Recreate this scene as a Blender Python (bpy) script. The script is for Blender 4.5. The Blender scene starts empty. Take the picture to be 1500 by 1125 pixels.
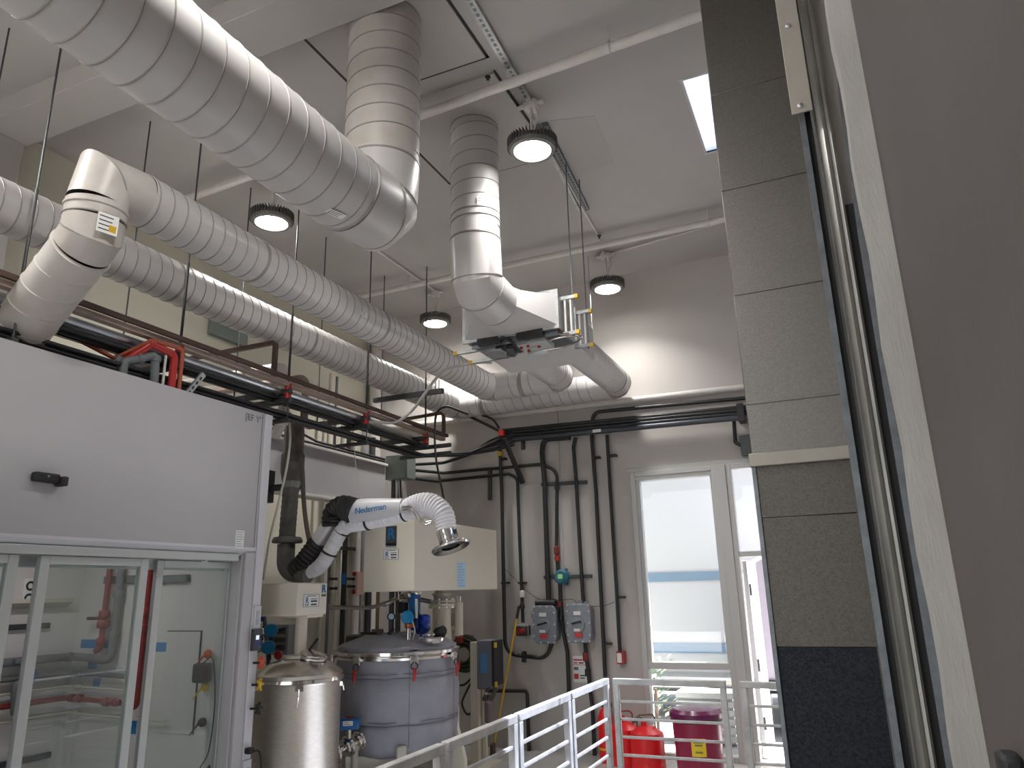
import bpy, math, random
from mathutils import Vector, Matrix
random.seed(7)
PI = math.pi
SC = bpy.context.scene
COL = SC.collection
V = Vector

# ------------------------------------------------------------------ mesh builder
class MB:
    def __init__(s): s.v = []; s.f = []; s.m = []
    def add(s, vs, fs, mi=0):
        o = len(s.v); s.v += [tuple(v) for v in vs]
        for f in fs: s.f.append([i + o for i in f]); s.m.append(mi)
        return s
    def box(s, x0, x1, y0, y1, z0, z1, mi=0):
        x0, x1 = min(x0, x1), max(x0, x1); y0, y1 = min(y0, y1), max(y0, y1); z0, z1 = min(z0, z1), max(z0, z1)
        return s.add([(x0,y0,z0),(x1,y0,z0),(x1,y1,z0),(x0,y1,z0),(x0,y0,z1),(x1,y0,z1),(x1,y1,z1),(x0,y1,z1)],
                     [(3,2,1,0),(4,5,6,7),(0,1,5,4),(1,2,6,5),(2,3,7,6),(3,0,4,7)], mi)
    def cb(s, c, sz, R=None, mi=0):
        hx, hy, hz = sz[0]/2, sz[1]/2, sz[2]/2
        vs = [V(p) for p in ((-hx,-hy,-hz),(hx,-hy,-hz),(hx,hy,-hz),(-hx,hy,-hz),(-hx,-hy,hz),(hx,-hy,hz),(hx,hy,hz),(-hx,hy,hz))]
        if R is not None: vs = [R @ v for v in vs]
        c = V(c)
        return s.add([c + v for v in vs], [(3,2,1,0),(4,5,6,7),(0,1,5,4),(1,2,6,5),(2,3,7,6),(3,0,4,7)], mi)
    def prism(s, poly, axis, a0, a1, mi=0):
        def mk(p, a):
            if axis == 'z': return (p[0], p[1], a)
            if axis == 'y': return (p[0], a, p[1])
            return (a, p[0], p[1])
        n = len(poly)
        vs = [mk(p, a0) for p in poly] + [mk(p, a1) for p in poly]
        fs = [tuple(range(n-1, -1, -1)), tuple(range(n, 2*n))] + [(i, (i+1) % n, n + (i+1) % n, n + i) for i in range(n)]
        return s.add(vs, fs, mi)
    def tube(s, pts, r, seg=12, cap=True, mi=0, up=None, sq=0):
        pts = [V(p) for p in pts]; n = len(pts)
        rs = r if isinstance(r, (list, tuple)) else [r] * n
        T = []
        for i in range(n):
            a = (pts[i] - pts[i-1]).normalized() if i > 0 else None
            b = (pts[i+1] - pts[i]).normalized() if i < n-1 else None
            t = a if b is None else b if a is None else (a + b)
            if t.length < 1e-6: t = b
            T.append(t.normalized())
        u = V(up) if up else (V((0,0,1)) if abs(T[0].z) < .9 else V((1,0,0)))
        u = (u - T[0] * u.dot(T[0])).normalized()
        rings = []; vs = []
        for i in range(n):
            if i: 
                q = T[i-1].rotation_difference(T[i]); u = q @ u
                u = (u - T[i] * u.dot(T[i])).normalized()
            w = T[i].cross(u)
            k = 1.0
            ax = None
            if 0 < i < n-1:
                d = (pts[i+1]-pts[i]).normalized(); c = max(.3, d.dot(T[i])); k = 1/c
                ax = (T[i] - d * T[i].dot(d))
                ax = ax.normalized() if ax.length > 1e-5 else None
                if ax is not None: ax = (ax - T[i]*ax.dot(T[i])).normalized()
            for j in range(seg):
                a = 2*PI*j/seg + (PI/seg if sq else 0)
                o = (u*math.cos(a) + w*math.sin(a)) * rs[i]
                if ax is not None:
                    o = o + ax * o.dot(ax) * (k - 1)
                vs.append(pts[i] + o)
        fs = []
        for i in range(n-1):
            for j in range(seg):
                a = i*seg + j; b = i*seg + (j+1) % seg
                fs.append((a, b, b+seg, a+seg))
        if cap:
            fs.append(tuple(range(seg-1, -1, -1))); fs.append(tuple((n-1)*seg + j for j in range(seg)))
        return s.add(vs, fs, mi)
    def cyl(s, a, b, r, seg=16, r2=None, mi=0, cap=True): return s.tube([a, b], [r, r if r2 is None else r2], seg, cap, mi)
    def bar(s, a, b, w, h=None, mi=0, up=(0,0,1)):
        h = h or w; a = V(a); b = V(b); d = (b-a).normalized(); u = V(up)
        if abs(d.dot(u)) > .95: u = V((1,0,0))
        sd = d.cross(u).normalized(); u = sd.cross(d).normalized()
        vs = []
        for p in (a, b):
            for i, j in ((-1,-1),(1,-1),(1,1),(-1,1)): vs.append(p + sd*w/2*i + u*h/2*j)
        return s.add(vs, [(3,2,1,0),(4,5,6,7),(0,1,5,4),(1,2,6,5),(2,3,7,6),(3,0,4,7)], mi)
    def lathe(s, prof, c=(0,0,0), ax=(0,0,1), seg=32, mi=0, cap=True):
        c = V(c); ax = V(ax).normalized(); q = V((0,0,1)).rotation_difference(ax)
        vs = []; n = len(prof)
        for r, z in prof:
            for j in range(seg):
                a = 2*PI*j/seg; vs.append(c + q @ V((max(r, .0004)*math.cos(a), max(r, .0004)*math.sin(a), z)))
        fs = [(i*seg+j, i*seg+(j+1) % seg, (i+1)*seg+(j+1) % seg, (i+1)*seg+j) for i in range(n-1) for j in range(seg)]
        if cap: fs.append(tuple(range(seg-1, -1, -1))); fs.append(tuple((n-1)*seg+j for j in range(seg)))
        return s.add(vs, fs, mi)
    def torus(s, c, ax, R, r, seg=28, rs=8, mi=0):
        return s.tube([V(c) + (V((0,0,1)).rotation_difference(V(ax).normalized()) @ V((R*math.cos(2*PI*i/seg), R*math.sin(2*PI*i/seg), 0))) for i in range(seg+1)], r, rs, True, mi)
    def ball(s, c, r, seg=16, mi=0, sz=1.0):
        return s.lathe([(r*math.sin(PI*i/10), -r*sz*math.cos(PI*i/10)) for i in range(11)], c, (0,0,1), seg, mi)
    def helix(s, a, b, R, pitch, w=.006, h=.004, seg=40, mi=1, ph=0.0):
        a = V(a); b = V(b); d = (b-a); L = d.length; d.normalize()
        u = V((0,0,1)) if abs(d.z) < .9 else V((1,0,0)); u = (u - d*u.dot(d)).normalized(); k = d.cross(u)
        n = max(2, int(L/pitch*seg)); vs = []; fs = []
        for i in range(n+1):
            t = i/n; z = L*t; an = 2*PI*z/pitch + ph
            for dz, rr in ((-w, R-.001), (-w*.4, R+h), (w*.4, R+h), (w, R-.001)):
                zz = min(max(z+dz, 0), L)
                vs.append(a + d*zz + (u*math.cos(an) + k*math.sin(an))*rr)
        for i in range(n):
            for j in range(3): o = i*4+j; fs.append((o, o+4, o+5, o+1))
        return s.add(vs, fs, mi)
    def disc(s, c, ax, r, t=.002, seg=20, mi=0): return s.lathe([(r, 0), (r, t)], c, ax, seg, mi)
    def build(s, name, mats, parent=None, smooth=35, bevel=0, kind=None, bseg=2):
        me = bpy.data.meshes.new(name)
        w = WL.get(parent.name, V((0,0,0))) if parent else V((0,0,0))
        me.from_pydata([(v[0]-w.x, v[1]-w.y, v[2]-w.z) for v in s.v], [], s.f)
        if not isinstance(mats, (list, tuple)): mats = [mats]
        for m in mats: me.materials.append(m)
        me.polygons.foreach_set('material_index', s.m)
        me.validate(); me.update()
        if smooth:
            me.polygons.foreach_set('use_smooth', [True]*len(me.polygons))
            me.set_sharp_from_angle(angle=math.radians(smooth))
        o = bpy.data.objects.new(name, me); COL.objects.link(o)
        if parent: o.parent = parent; WL[o.name] = w.copy()
        if bevel:
            b = o.modifiers.new('bevel', 'BEVEL'); b.width = bevel; b.segments = bseg; b.limit_method = 'ANGLE'; b.angle_limit = math.radians(50)
        if kind: o['kind'] = kind
        return o
WL = {}
def arc(pts, R, n=6):
    """round the corners of a polyline"""
    pts = [V(p) for p in pts]; out = [pts[0]]
    for i in range(1, len(pts)-1):
        a = pts[i-1]-pts[i]; b = pts[i+1]-pts[i]; la, lb = a.length, b.length; a.normalize(); b.normalize()
        an = a.angle(b)
        if an > PI-.02: out.append(pts[i]); continue
        t = min(R/math.tan(an/2), la*.48, lb*.48); r = t*math.tan(an/2)
        c = pts[i] + (a+b).normalized() * (r/math.sin(an/2))
        p0 = pts[i]+a*t - c; p1 = pts[i]+b*t - c
        tot = p0.angle(p1); axx = p0.cross(p1).normalized()
        for k in range(n+1): out.append(c + Matrix.Rotation(tot*k/n, 3, axx) @ p0)
    out.append(pts[-1]); return out
def crv(pts, n=6):
    """smooth catmull curve through points"""
    P = [V(p) for p in pts]; P = [P[0]*2-P[1]] + P + [P[-1]*2-P[-2]]; out = []
    for i in range(1, len(P)-2):
        for k in range(n):
            t = k/n; a, b, c, d = P[i-1], P[i], P[i+1], P[i+2]
            out.append(.5*((2*b)+(c-a)*t+(2*a-5*b+4*c-d)*t*t+(3*b-a-3*c+d)*t**3))
    out.append(P[-2]); return out

# ------------------------------------------------------------------ camera
YAW, PIT, ROL, FPX = math.radians(23.504), math.radians(15.7206), math.radians(-1.4481), 1075.94
CAM = V((0, 0, 1.7))
_f = V((-math.sin(YAW)*math.cos(PIT), math.cos(YAW)*math.cos(PIT), math.sin(PIT)))
_r = V((math.cos(YAW), math.sin(YAW), 0)); _u = _r.cross(_f)
_r, _u = _r*math.cos(ROL) + _u*math.sin(ROL), _u*math.cos(ROL) - _r*math.sin(ROL)
cd = bpy.data.cameras.new('camera'); cam = bpy.data.objects.new('camera', cd); COL.objects.link(cam)
cd.sensor_width = 36; cd.lens = FPX/1500*36; cd.clip_start = .02
M = Matrix((_r, _u, -_f)).transposed().to_4x4(); M.translation = CAM; cam.matrix_world = M
SC.camera = cam
def P(px, py, X=None, Y=None, Z=None):
    """measured photo point -> point on a known plane of the room (surveying, not layout in camera space)"""
    d = _f*FPX + _r*(px-750) - _u*(py-562.5)
    t = (X-CAM.x)/d.x if X is not None else (Y-CAM.y)/d.y if Y is not None else (Z-CAM.z)/d.z
    return CAM + d*t

# ------------------------------------------------------------------ materials
MT = {}
def mat(name, c, rough=.5, metal=0., noise=0., nscale=8., bump=0., bscale=60., c2=None, spec=.5, emit=None, es=0., trans=0., aniso=0., stretch=None, coat=0., alpha=1.):
    m = bpy.data.materials.new(name); m.use_nodes = True; nt = m.node_tree; b = nt.nodes['Principled BSDF']
    b.inputs['Base Color'].default_value = (*c, 1); b.inputs['Roughness'].default_value = rough; b.inputs['Metallic'].default_value = metal
    b.inputs['Specular IOR Level'].default_value = spec; b.inputs['Coat Weight'].default_value = coat
    if trans: b.inputs['Transmission Weight'].default_value = trans
    if aniso: b.inputs['Anisotropic'].default_value = aniso
    if emit: b.inputs['Emission Color'].default_value = (*emit, 1); b.inputs['Emission Strength'].default_value = es
    if noise or bump or c2:
        tc = nt.nodes.new('ShaderNodeTexCoord'); mp = nt.nodes.new('ShaderNodeMapping'); nt.links.new(tc.outputs['Object'], mp.inputs[0])
        if stretch: mp.inputs['Scale'].default_value = stretch
        if noise or c2:
            n = nt.nodes.new('ShaderNodeTexNoise'); n.inputs['Scale'].default_value = nscale; n.inputs['Detail'].default_value = 5; n.inputs['Roughness'].default_value = .6
            nt.links.new(mp.outputs[0], n.inputs['Vector'])
            r = nt.nodes.new('ShaderNodeValToRGB'); r.color_ramp.elements[0].position = .35; r.color_ramp.elements[1].position = .65
            cc = c2 if c2 else tuple(x*(1-noise) for x in c)
            r.color_ramp.elements[0].color = (*cc, 1); r.color_ramp.elements[1].color = (*c, 1)
            nt.links.new(n.outputs['Fac'], r.inputs[0]); nt.links.new(r.outputs[0], b.inputs['Base Color'])
        if bump:
            n = nt.nodes.new('ShaderNodeTexNoise'); n.inputs['Scale'].default_value = bscale; n.inputs['Detail'].default_value = 3
            nt.links.new(mp.outputs[0], n.inputs['Vector'])
            bp = nt.nodes.new('ShaderNodeBump'); bp.inputs['Strength'].default_value = bump; bp.inputs['Distance'].default_value = .01
            nt.links.new(n.outputs['Fac'], bp.inputs['Height']); nt.links.new(bp.outputs[0], b.inputs['Normal'])
    MT[name] = m; return m
WALL = mat('wall_paint', (.53,.50,.475), .75, noise=.06, nscale=1.2, bump=.08, bscale=25)
WALLL = mat('cream_wall_paint', (.60,.575,.49), .75, noise=.05, nscale=1.0, bump=.08, bscale=25)
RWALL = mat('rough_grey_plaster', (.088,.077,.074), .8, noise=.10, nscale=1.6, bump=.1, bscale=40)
CEIL = mat('ceiling_paint', (.44,.425,.415), .8, noise=.08, nscale=.7, bump=.06, bscale=20)
PATCH = mat('newer_ceiling_paint', (.40,.385,.375), .8)
FLOOR = mat('epoxy_floor', (.50,.49,.48), .35, noise=.2, nscale=2)
DUCT = mat('painted_duct', (.55,.535,.53), .32, noise=.07, nscale=3, bump=.04, bscale=12)
DUCTD = mat('dusty_painted_duct', (.54,.52,.50), .4, c2=(.46,.42,.38), nscale=3.2, noise=.1)
SEAM = mat('duct_seam', (.30,.285,.27), .45, noise=.2)
GALV = mat('galvanised', (.50,.52,.53), .42, .8, noise=.25, nscale=14)
DARKG = mat('dark_galvanised', (.22,.24,.26), .45, .7, noise=.3, nscale=14)
BLK = mat('black_conduit', (.028,.029,.032), .42, .2, noise=.3, nscale=20)
CHARC = mat('charcoal_metal', (.075,.08,.088), .45, .4, noise=.25, nscale=12)
RUST = mat('brown_primer', (.10,.055,.042), .55, noise=.3, nscale=8)
TAN = mat('tan_pipe', (.40,.31,.265), .6, noise=.2, nscale=8)
RED = mat('red_paint', (.42,.022,.018), .35, noise=.15, nscale=10)
DRED = mat('dark_red_pipe', (.25,.03,.028), .4, noise=.2, nscale=10)
ORR = mat('orange_red_pipe', (.38,.085,.035), .45, noise=.2)
GREYP = mat('grey_pvc', (.15,.165,.175), .45, noise=.1)
SILV = mat('silver_pipe', (.56,.60,.66), .3, .85, noise=.1)
WPIPE = mat('white_pipe', (.66,.63,.60), .5, noise=.08, nscale=10)
CREAM = mat('cream_enamel', (.70,.66,.56), .38, noise=.03, nscale=3)
CREAMD = mat('cream_pipe', (.56,.53,.46), .5, noise=.1)
HOOD = mat('white_laminate', (.44,.435,.455), .42, noise=.03, nscale=2, spec=.4)
HOODT = mat('white_trim', (.60,.605,.645), .38)
HIN = mat('hood_liner', (.66,.64,.63), .5, noise=.05, nscale=1.5)
ALU = mat('aluminium_frame', (.50,.53,.53), .38, .35)
WFR = mat('white_window_frame', (.50,.50,.49), .4)
STEEL = mat('stainless', (.66,.63,.59), .23, 1., bump=.05, bscale=9, stretch=(6,6,1))
STEELB = mat('brushed_stainless', (.68,.64,.585), .34, 1., noise=.12, nscale=5, stretch=(4,4,14), bump=.03, bscale=30)
CHROME = mat('chrome', (.78,.76,.74), .12, 1.)
JACK = mat('quilted_jacket', (.335,.34,.385), .72, noise=.16, nscale=5, bump=.7, bscale=9)
BLUE = mat('blue_enamel', (.012,.13,.36), .35)
CYAN = mat('cyan_enamel', (.0,.21,.46), .35)
NAVY = mat('navy_enamel', (.01,.035,.20), .35)
TEAL = mat('teal_housing', (.025,.15,.20), .35)
TAPE = mat('blue_tape', (.015,.20,.46), .7)
RUB = mat('black_rubber', (.015,.015,.017), .6)
RUBB = mat('crinkled_black_hose', (.022,.021,.022), .5, bump=.6, bscale=30)
FLEX = mat('white_flex_hose', (.76,.76,.80), .45)
TRUNK = mat('dusty_grey_pipe', (.17,.165,.155), .6, c2=(.085,.082,.078), nscale=7, noise=.2, bump=.3, bscale=20)
YEL = mat('yellow_paint', (.62,.38,.02), .45)
ORG = mat('orange_plastic', (.62,.09,.03), .45)
GBOX = mat('grey_cast_box', (.25,.275,.31), .5, noise=.12, nscale=12, bump=.1)
JBOX = mat('grey_junction_box', (.17,.195,.19), .5)
PAPER = mat('paper', (.78,.78,.76), .6)
PAPERB = mat('pale_blue_label', (.42,.60,.78), .6)
PINK = mat('print_red', (.55,.05,.05), .6)
INK = mat('ink', (.03,.035,.05), .6)
LOGO = mat('logo_blue', (.012,.14,.33), .5)
HOSE = mat('brown_hose', (.10,.078,.065), .5)
CORD = mat('white_cord', (.62,.60,.54), .55)
GCORD = mat('grey_flexible_conduit', (.46,.45,.44), .4)
BIN = mat('maroon_steel_bin', (.26,.012,.055), .3)
BINL = mat('purple_lid', (.13,.014,.075), .25)
CAN = mat('bright_red_can', (.62,.012,.016), .3)
LAMPB = mat('lamp_casting', (.17,.165,.155), .5, .4)
LENS = mat('lamp_lens', (1,1,1), .3, emit=(1,.98,.93), es=22)
LCD = mat('lit_green_display', (.12,.22,.12), .4, emit=(.35,.7,.25), es=.25)
LCDB = mat('blue_display', (.05,.16,.30), .25, emit=(.1,.3,.6), es=.04)
LCDW = mat('lit_white_display', (.5,.6,.7), .3, emit=(.6,.75,1), es=.6)
STORM = mat('green_storm_tape', (.02,.25,.12), .5)
PLATE = mat('beige_plate', (.37,.35,.31), .5, .2, noise=.08)
TRAILER = mat('white_trailer', (.46,.475,.50), .5)
STRIPE = mat('blue_stripe', (.13,.215,.31), .5)
ASPH = mat('outdoor_concrete', (.27,.27,.285), .8, noise=.15)
IBC = mat('lilac_white_plastic', (.42,.39,.48), .4)

def spangle(name, ca, cb, rough=.3, sc=70):
    m = bpy.data.materials.new(name); m.use_nodes = True; nt = m.node_tree; b = nt.nodes['Principled BSDF']
    tc = nt.nodes.new('ShaderNodeTexCoord'); vo = nt.nodes.new('ShaderNodeTexVoronoi'); vo.inputs['Scale'].default_value = sc
    nt.links.new(tc.outputs['Object'], vo.inputs['Vector'])
    no = nt.nodes.new('ShaderNodeTexNoise'); no.inputs['Scale'].default_value = 3; nt.links.new(tc.outputs['Object'], no.inputs['Vector'])
    mx = nt.nodes.new('ShaderNodeMix'); mx.data_type = 'RGBA'; mx.inputs['A'].default_value = (*ca, 1); mx.inputs['B'].default_value = (*cb, 1)
    sp = nt.nodes.new('ShaderNodeSeparateColor'); nt.links.new(vo.outputs['Color'], sp.inputs[0])
    nt.links.new(sp.outputs[0], mx.inputs['Factor']); nt.links.new(mx.outputs['Result'], b.inputs['Base Color'])
    mr = nt.nodes.new('ShaderNodeMapRange'); mr.inputs['To Min'].default_value = rough*.88; mr.inputs['To Max'].default_value = rough*1.2
    nt.links.new(sp.outputs[1], mr.inputs['Value']); nt.links.new(mr.outputs[0], b.inputs['Roughness']); b.inputs['Metallic'].default_value = .92
    return m
SPAN = spangle('spangled_sheet_steel', (.20,.19,.178), (.245,.232,.218), .42, 170)
SPANLOW = spangle('darker_sheet_steel', (.115,.106,.096), (.15,.14,.128), .5, 150)  # darker tone for the duct sections below the flange
SPAND = spangle('dark_reflection_sheet_steel', (.022,.025,.032), (.04,.044,.052), .55, 120)  # dark reflection put into the steel colour
GTRK = mat('galvanised_track', (.40,.40,.38), .38, .85, noise=.3, nscale=6, stretch=(1,1,.3))
def glassm(name, tint, a, rough=.02):
    m = bpy.data.materials.new(name); m.use_nodes = True; nt = m.node_tree; nt.nodes.remove(nt.nodes['Principled BSDF'])
    out = nt.nodes['Material Output']; t = nt.nodes.new('ShaderNodeBsdfTransparent'); t.inputs[0].default_value = (*tint, 1)
    g = nt.nodes.new('ShaderNodeBsdfGlossy'); g.inputs['Roughness'].default_value = rough; g.inputs[0].default_value = (1,1,1,1)
    fa_ = nt.nodes.new('ShaderNodeLayerWeight'); fa_.inputs[0].default_value = .5; pw = nt.nodes.new('ShaderNodeMath'); pw.operation = 'POWER'; pw.inputs[1].default_value = 4.5; nt.links.new(fa_.outputs['Facing'], pw.inputs[0]); fr = nt.nodes.new('ShaderNodeMath'); fr.operation = 'MULTIPLY'; fr.inputs[1].default_value = .9; nt.links.new(pw.outputs[0], fr.inputs[0])
    ad = nt.nodes.new('ShaderNodeMath'); ad.operation = 'ADD'; ad.inputs[1].default_value = a; nt.links.new(fr.outputs[0], ad.inputs[0])
    mx = nt.nodes.new('ShaderNodeMixShader'); nt.links.new(ad.outputs[0], mx.inputs[0]); nt.links.new(t.outputs[0], mx.inputs[1]); nt.links.new(g.outputs[0], mx.inputs[2])
    nt.links.new(mx.outputs[0], out.inputs[0]); return m
GLASS = glassm('sash_glass', (.91,.955,.945), .06)
DOME = bpy.data.materials.new('skylight_diffuser'); DOME.use_nodes = True
_n = DOME.node_tree; _n.nodes.remove(_n.nodes['Principled BSDF']); _t = _n.nodes.new('ShaderNodeBsdfTransparent'); _l = _n.nodes.new('ShaderNodeBsdfTranslucent'); _l.inputs[0].default_value = (.72,.82,1,1)
_t.inputs[0].default_value = (.46,.49,.56,1)
_x = _n.nodes.new('ShaderNodeMixShader'); _x.inputs[0].default_value = .05; _n.links.new(_t.outputs[0], _x.inputs[1]); _n.links.new(_l.outputs[0], _x.inputs[2]); _n.links.new(_x.outputs[0], _n.nodes['Material Output'].inputs[0])
WGLASS = glassm('window_glass', (.96,.98,.98), .03)

# ------------------------------------------------------------------ scene helpers
def tag(o, label, cat, group=None, kind=None):
    o['label'] = label; o['category'] = cat
    if group: o['group'] = group
    if kind: o['kind'] = kind
    return o
def T(name, label, cat, loc=(0,0,0), group=None):
    o = bpy.data.objects.new(name, None); COL.objects.link(o); o.location = loc; o.empty_display_size = .1
    WL[o.name] = V(loc); return tag(o, label, cat, group)
def S(name, mb, m, **k):
    return mb.build(name, m, kind='structure', **k)
def dup(root, off, label, group=None, rz=0):
    r = root.copy(); COL.objects.link(r); r.location = V(root.location) + V(off); r['label'] = label
    if group: r['group'] = group
    for ch in list(root.children):
        c = ch.copy(); COL.objects.link(c); c.parent = r
        for g in list(ch.children):
            d = g.copy(); COL.objects.link(d); d.parent = c
    WL[r.name] = V(r.location); return r
def text(s, name, m, parent, at, right, up, h, ext=.001, bold=0.0, center=True, space=1.0):
    """lettering as a mesh: at = centre, right/up = unit directions, h = capital height"""
    cu = bpy.data.curves.new(name, 'FONT'); cu.body = s; cu.extrude = ext/h*.7; cu.size = 1; cu.offset = bold
    cu.space_character = space
    if center: cu.align_x = 'CENTER'; cu.align_y = 'CENTER'
    o = bpy.data.objects.new(name+'_tmp', cu); COL.objects.link(o)
    dg = bpy.context.evaluated_depsgraph_get(); me = bpy.data.meshes.new_from_object(o.evaluated_get(dg))
    bpy.data.objects.remove(o); k = h/.7
    R, U = V(right).normalized(), V(up).normalized(); N = R.cross(U)
    w = WL.get(parent.name, V((0,0,0))); at = V(at) - w
    for v in me.vertices: c = v.co.copy(); v.co = at + R*c.x*k + U*c.y*k + N*c.z*k
    me.materials.clear(); me.materials.append(m); me.name = name
    ob = bpy.data.objects.new(name, me); COL.objects.link(ob); ob.parent = parent; WL[ob.name] = w.copy()
    return ob
CZ, BY, LX, RX = 5.42, 8.24, -5.75, .62

# ================================================================== SETTING
S('floor', MB().box(-6.2, 3, -4.2, BY+.25, -.2, 0), FLOOR)
# ceiling with the skylight opening, widened out of view to sun the railing
SX0, SX1, SY0, SY1 = -.66, .56, 4.93, 6.0
c = MB(); c.box(-6.2, SX0, -4.2, BY+.25, CZ, CZ+.03); c.box(SX1, 3, -4.2, BY+.25, CZ, CZ+.03)
c.box(SX0, .13, -4.2, SY0, CZ, CZ+.03).box(.13, SX1, -4.2, 3.9, CZ, CZ+.03); c.box(SX0, SX1, SY1, BY+.25, CZ, CZ+.03)
S('ceiling', c, CEIL)
S('trim_1', MB().box(SX0-.02, SX0, SY0-.02, SY1+.02, CZ-.004, CZ+.05).box(SX1, SX1+.02, 3.88, SY1+.02, CZ-.004, CZ+.05).box(SX0, SX1, SY0-.02, SY0, CZ-.004, CZ+.05).box(SX0, SX1, SY1, SY1+.02, CZ-.004, CZ+.05), WFR)
MB().box(.13, SX1, 3.9, SY0, CZ+.012, CZ+.018).build('added_skylight', DOME, kind='structure', smooth=0)  # unseen second skylight, added to put sun on the railing
skl = T('window_2', '', '', (SX0, SY0, CZ)); del skl['category']; del skl['label']; skl['kind'] = 'structure'
MB().box(SX0, SX1, SY0, SY1, CZ+.012, CZ+.018).build('skylight_diffuser', DOME, skl, smooth=0); MB().bar((-.30,SY0,CZ+.01),(-.30,SY1,CZ+.01),.008,.006).build('seam', WFR, skl)
# ceiling beam with its pilaster
S('trim_2', MB().box(LX, RX, 2.86, 3.2, CZ-.17, CZ+.01).box(LX, LX+.14, 2.88, 3.18, 0, CZ-.17), CEIL, bevel=.006)
S('wall_left', MB().box(LX-.2, LX, -4.2, BY+.25, 0, CZ), WALLL)
# back wall round the window and the door
wx0, wx1, wx2, wx3, wt = -2.13, -1.17, -1.07, .0, 2.97
w = MB(); w.box(LX, wx0, BY, BY+.22, 0, CZ).box(wx0, wx3, BY, BY+.22, wt, CZ).box(wx3, 3, BY, BY+.22, 0, CZ)
S('wall_back', w, WALL)
S('wall_right', MB().box(RX, RX+.2, 2.2, BY, 0, CZ), WALL)
S('wall_front', MB().box(-6.2, -5.2, -4.4, -4.2, 0, CZ).box(-.4, 3, -4.4, -4.2, 0, CZ).box(-5.2, -.4, -4.4, -4.2, 4.3, CZ), WALL)  # wide opening added out of view to let in fill daylight
S('added_ground_front', MB().box(-12, 6, -14, -4.4, -.2, -.02), ASPH)  # unseen slab added to bounce sunlight into the hall
# near partition with its rough plaster face and pale corner
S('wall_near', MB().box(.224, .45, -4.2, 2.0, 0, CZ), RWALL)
nb = MB()
zz = [CZ*i/40 for i in range(41)]
for i in range(40):
    a0 = .221 + .003*math.sin(i*2.3); a1 = .221 + .003*math.sin((i+1)*2.3); b0 = .166+.004*math.sin(i*1.7+1); b1 = .166+.004*math.sin((i+1)*1.7+1)
    nb.add([(b0,2.02,zz[i]),(a0+.03,2.0,zz[i]),(a0+.03,2.12,zz[i]),(b0,2.12,zz[i]),(b1,2.02,zz[i+1]),(a1+.03,2.0,zz[i+1]),(a1+.03,2.12,zz[i+1]),(b1,2.12,zz[i+1])],
           [(0,1,5,4),(1,2,6,5),(3,0,4,7),(2,3,7,6)])
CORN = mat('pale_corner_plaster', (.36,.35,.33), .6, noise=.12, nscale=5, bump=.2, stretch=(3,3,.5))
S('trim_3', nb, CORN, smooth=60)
S('trim_4', MB().box(.40, RX+.2, 2.12, 2.32, 0, CZ), WALL)
# window 1: tall light with a low pane, and its glass
def frame(mb, x0, x1, z0, z1, t, y0, y1):
    mb.box(x0, x0+t, y0, y1, z0, z1).box(x1-t, x1, y0, y1, z0, z1).box(x0+t, x1-t, y0, y1, z1-t, z1).box(x0+t, x1-t, y0, y1, z0, z0+t)
fy0, fy1 = BY-.03, BY+.12
w1 = MB(); frame(w1, wx0, wx1, .0, 2.97, .055, fy0, fy1); w1.box(wx0+.055, wx1-.055, fy0+.01, fy1, .865, .93).box(wx0+.055, wx1-.055, fy0+.01, fy1, 2.87, 2.915)
win = T('window_1', 'tall white framed window left of the open door', 'window', (wx0, BY, 0)); del win['category']; del win['label']; win['kind'] = 'structure'
w1.build('window_frame', WFR, win, bevel=.004)
wl = MB(); wl.box(wx0+.055, wx0+.095, fy0+.03, fy1-.02, .93, 2.87).box(wx1-.075, wx1-.055, fy0+.03, fy1-.02, .93, 2.87); wl.build('glazing_bead', WFR, win)
MB().box(wx0+.05, wx1-.05, BY+.04, BY+.05, .92, 2.88).build('upper_pane', WGLASS, win, smooth=0)
MB().box(wx0+.05, wx1-.05, BY+.04, BY+.05, .05, .87).build('lower_pane', WGLASS, win, smooth=0)
S('trim_5', MB().box(wx1, wx2, BY-.045, BY+.13, 0, 2.97).box(wx0-.04, wx3+.06, BY-.012, BY, 2.97, 3.02), WFR, bevel=.004)
# door 1: transom light over the open doorway
dr = T('door_1', '', '', (wx2, BY, 0)); del dr['category']; del dr['label']; dr['kind'] = 'structure'
d1 = MB(); frame(d1, wx2, wx3, 1.985, 2.97, .055, fy0, fy1); d1.box(wx2, wx2+.05, fy0, fy1, 0, 1.99).box(wx3-.05, wx3, fy0, fy1, 0, 1.99); d1.build('door_frame', WFR, dr, bevel=.004)
MB().box(wx2+.05, wx3-.05, BY+.04, BY+.05, 2.03, 2.92).build('transom_pane', WGLASS, dr, smooth=0)
MB().box(wx2+.05, wx3-.05, BY-.02, BY+.14, 0, .02).build('threshold', ALU, dr)

# ------------------------------------------------------------------ outdoors
S('ground', MB().box(-9, 5, BY+.25, 16, -.2, -.02), ASPH)
tr = T('trailer', 'white ribbed trailer with blue stripes standing outside the window', 'trailer', (-3, 11, 0))
b = MB()
for i in range(4): b.box(-6.2+i*2.3, -6.2+i*2.3+2.28, 11.0, 11.02, .55, 3.9)
b.box(-6.3, 2.9, 11.01, 13.2, .5, 5.2); b.build('body', TRAILER, tr, smooth=0)
def strp(z0, z1, nm='blue_stripe'): MB().box(-6.25, 2.85, 10.975, 11.03, z0, z1).build(nm, STRIPE, tr)
strp(1.775, 1.90); strp(.80, .93)
MB().cyl((-4,10.88,.42),(1.8,10.88,.42),.11,18).build('silver_pipe', STEEL, tr)
for x in (-4.6, -3.6, 1.2, 2.1): MB().cyl((x,11.1,.3),(x,11.4,.3),.3,24).build('wheel', RUB, tr)
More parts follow.
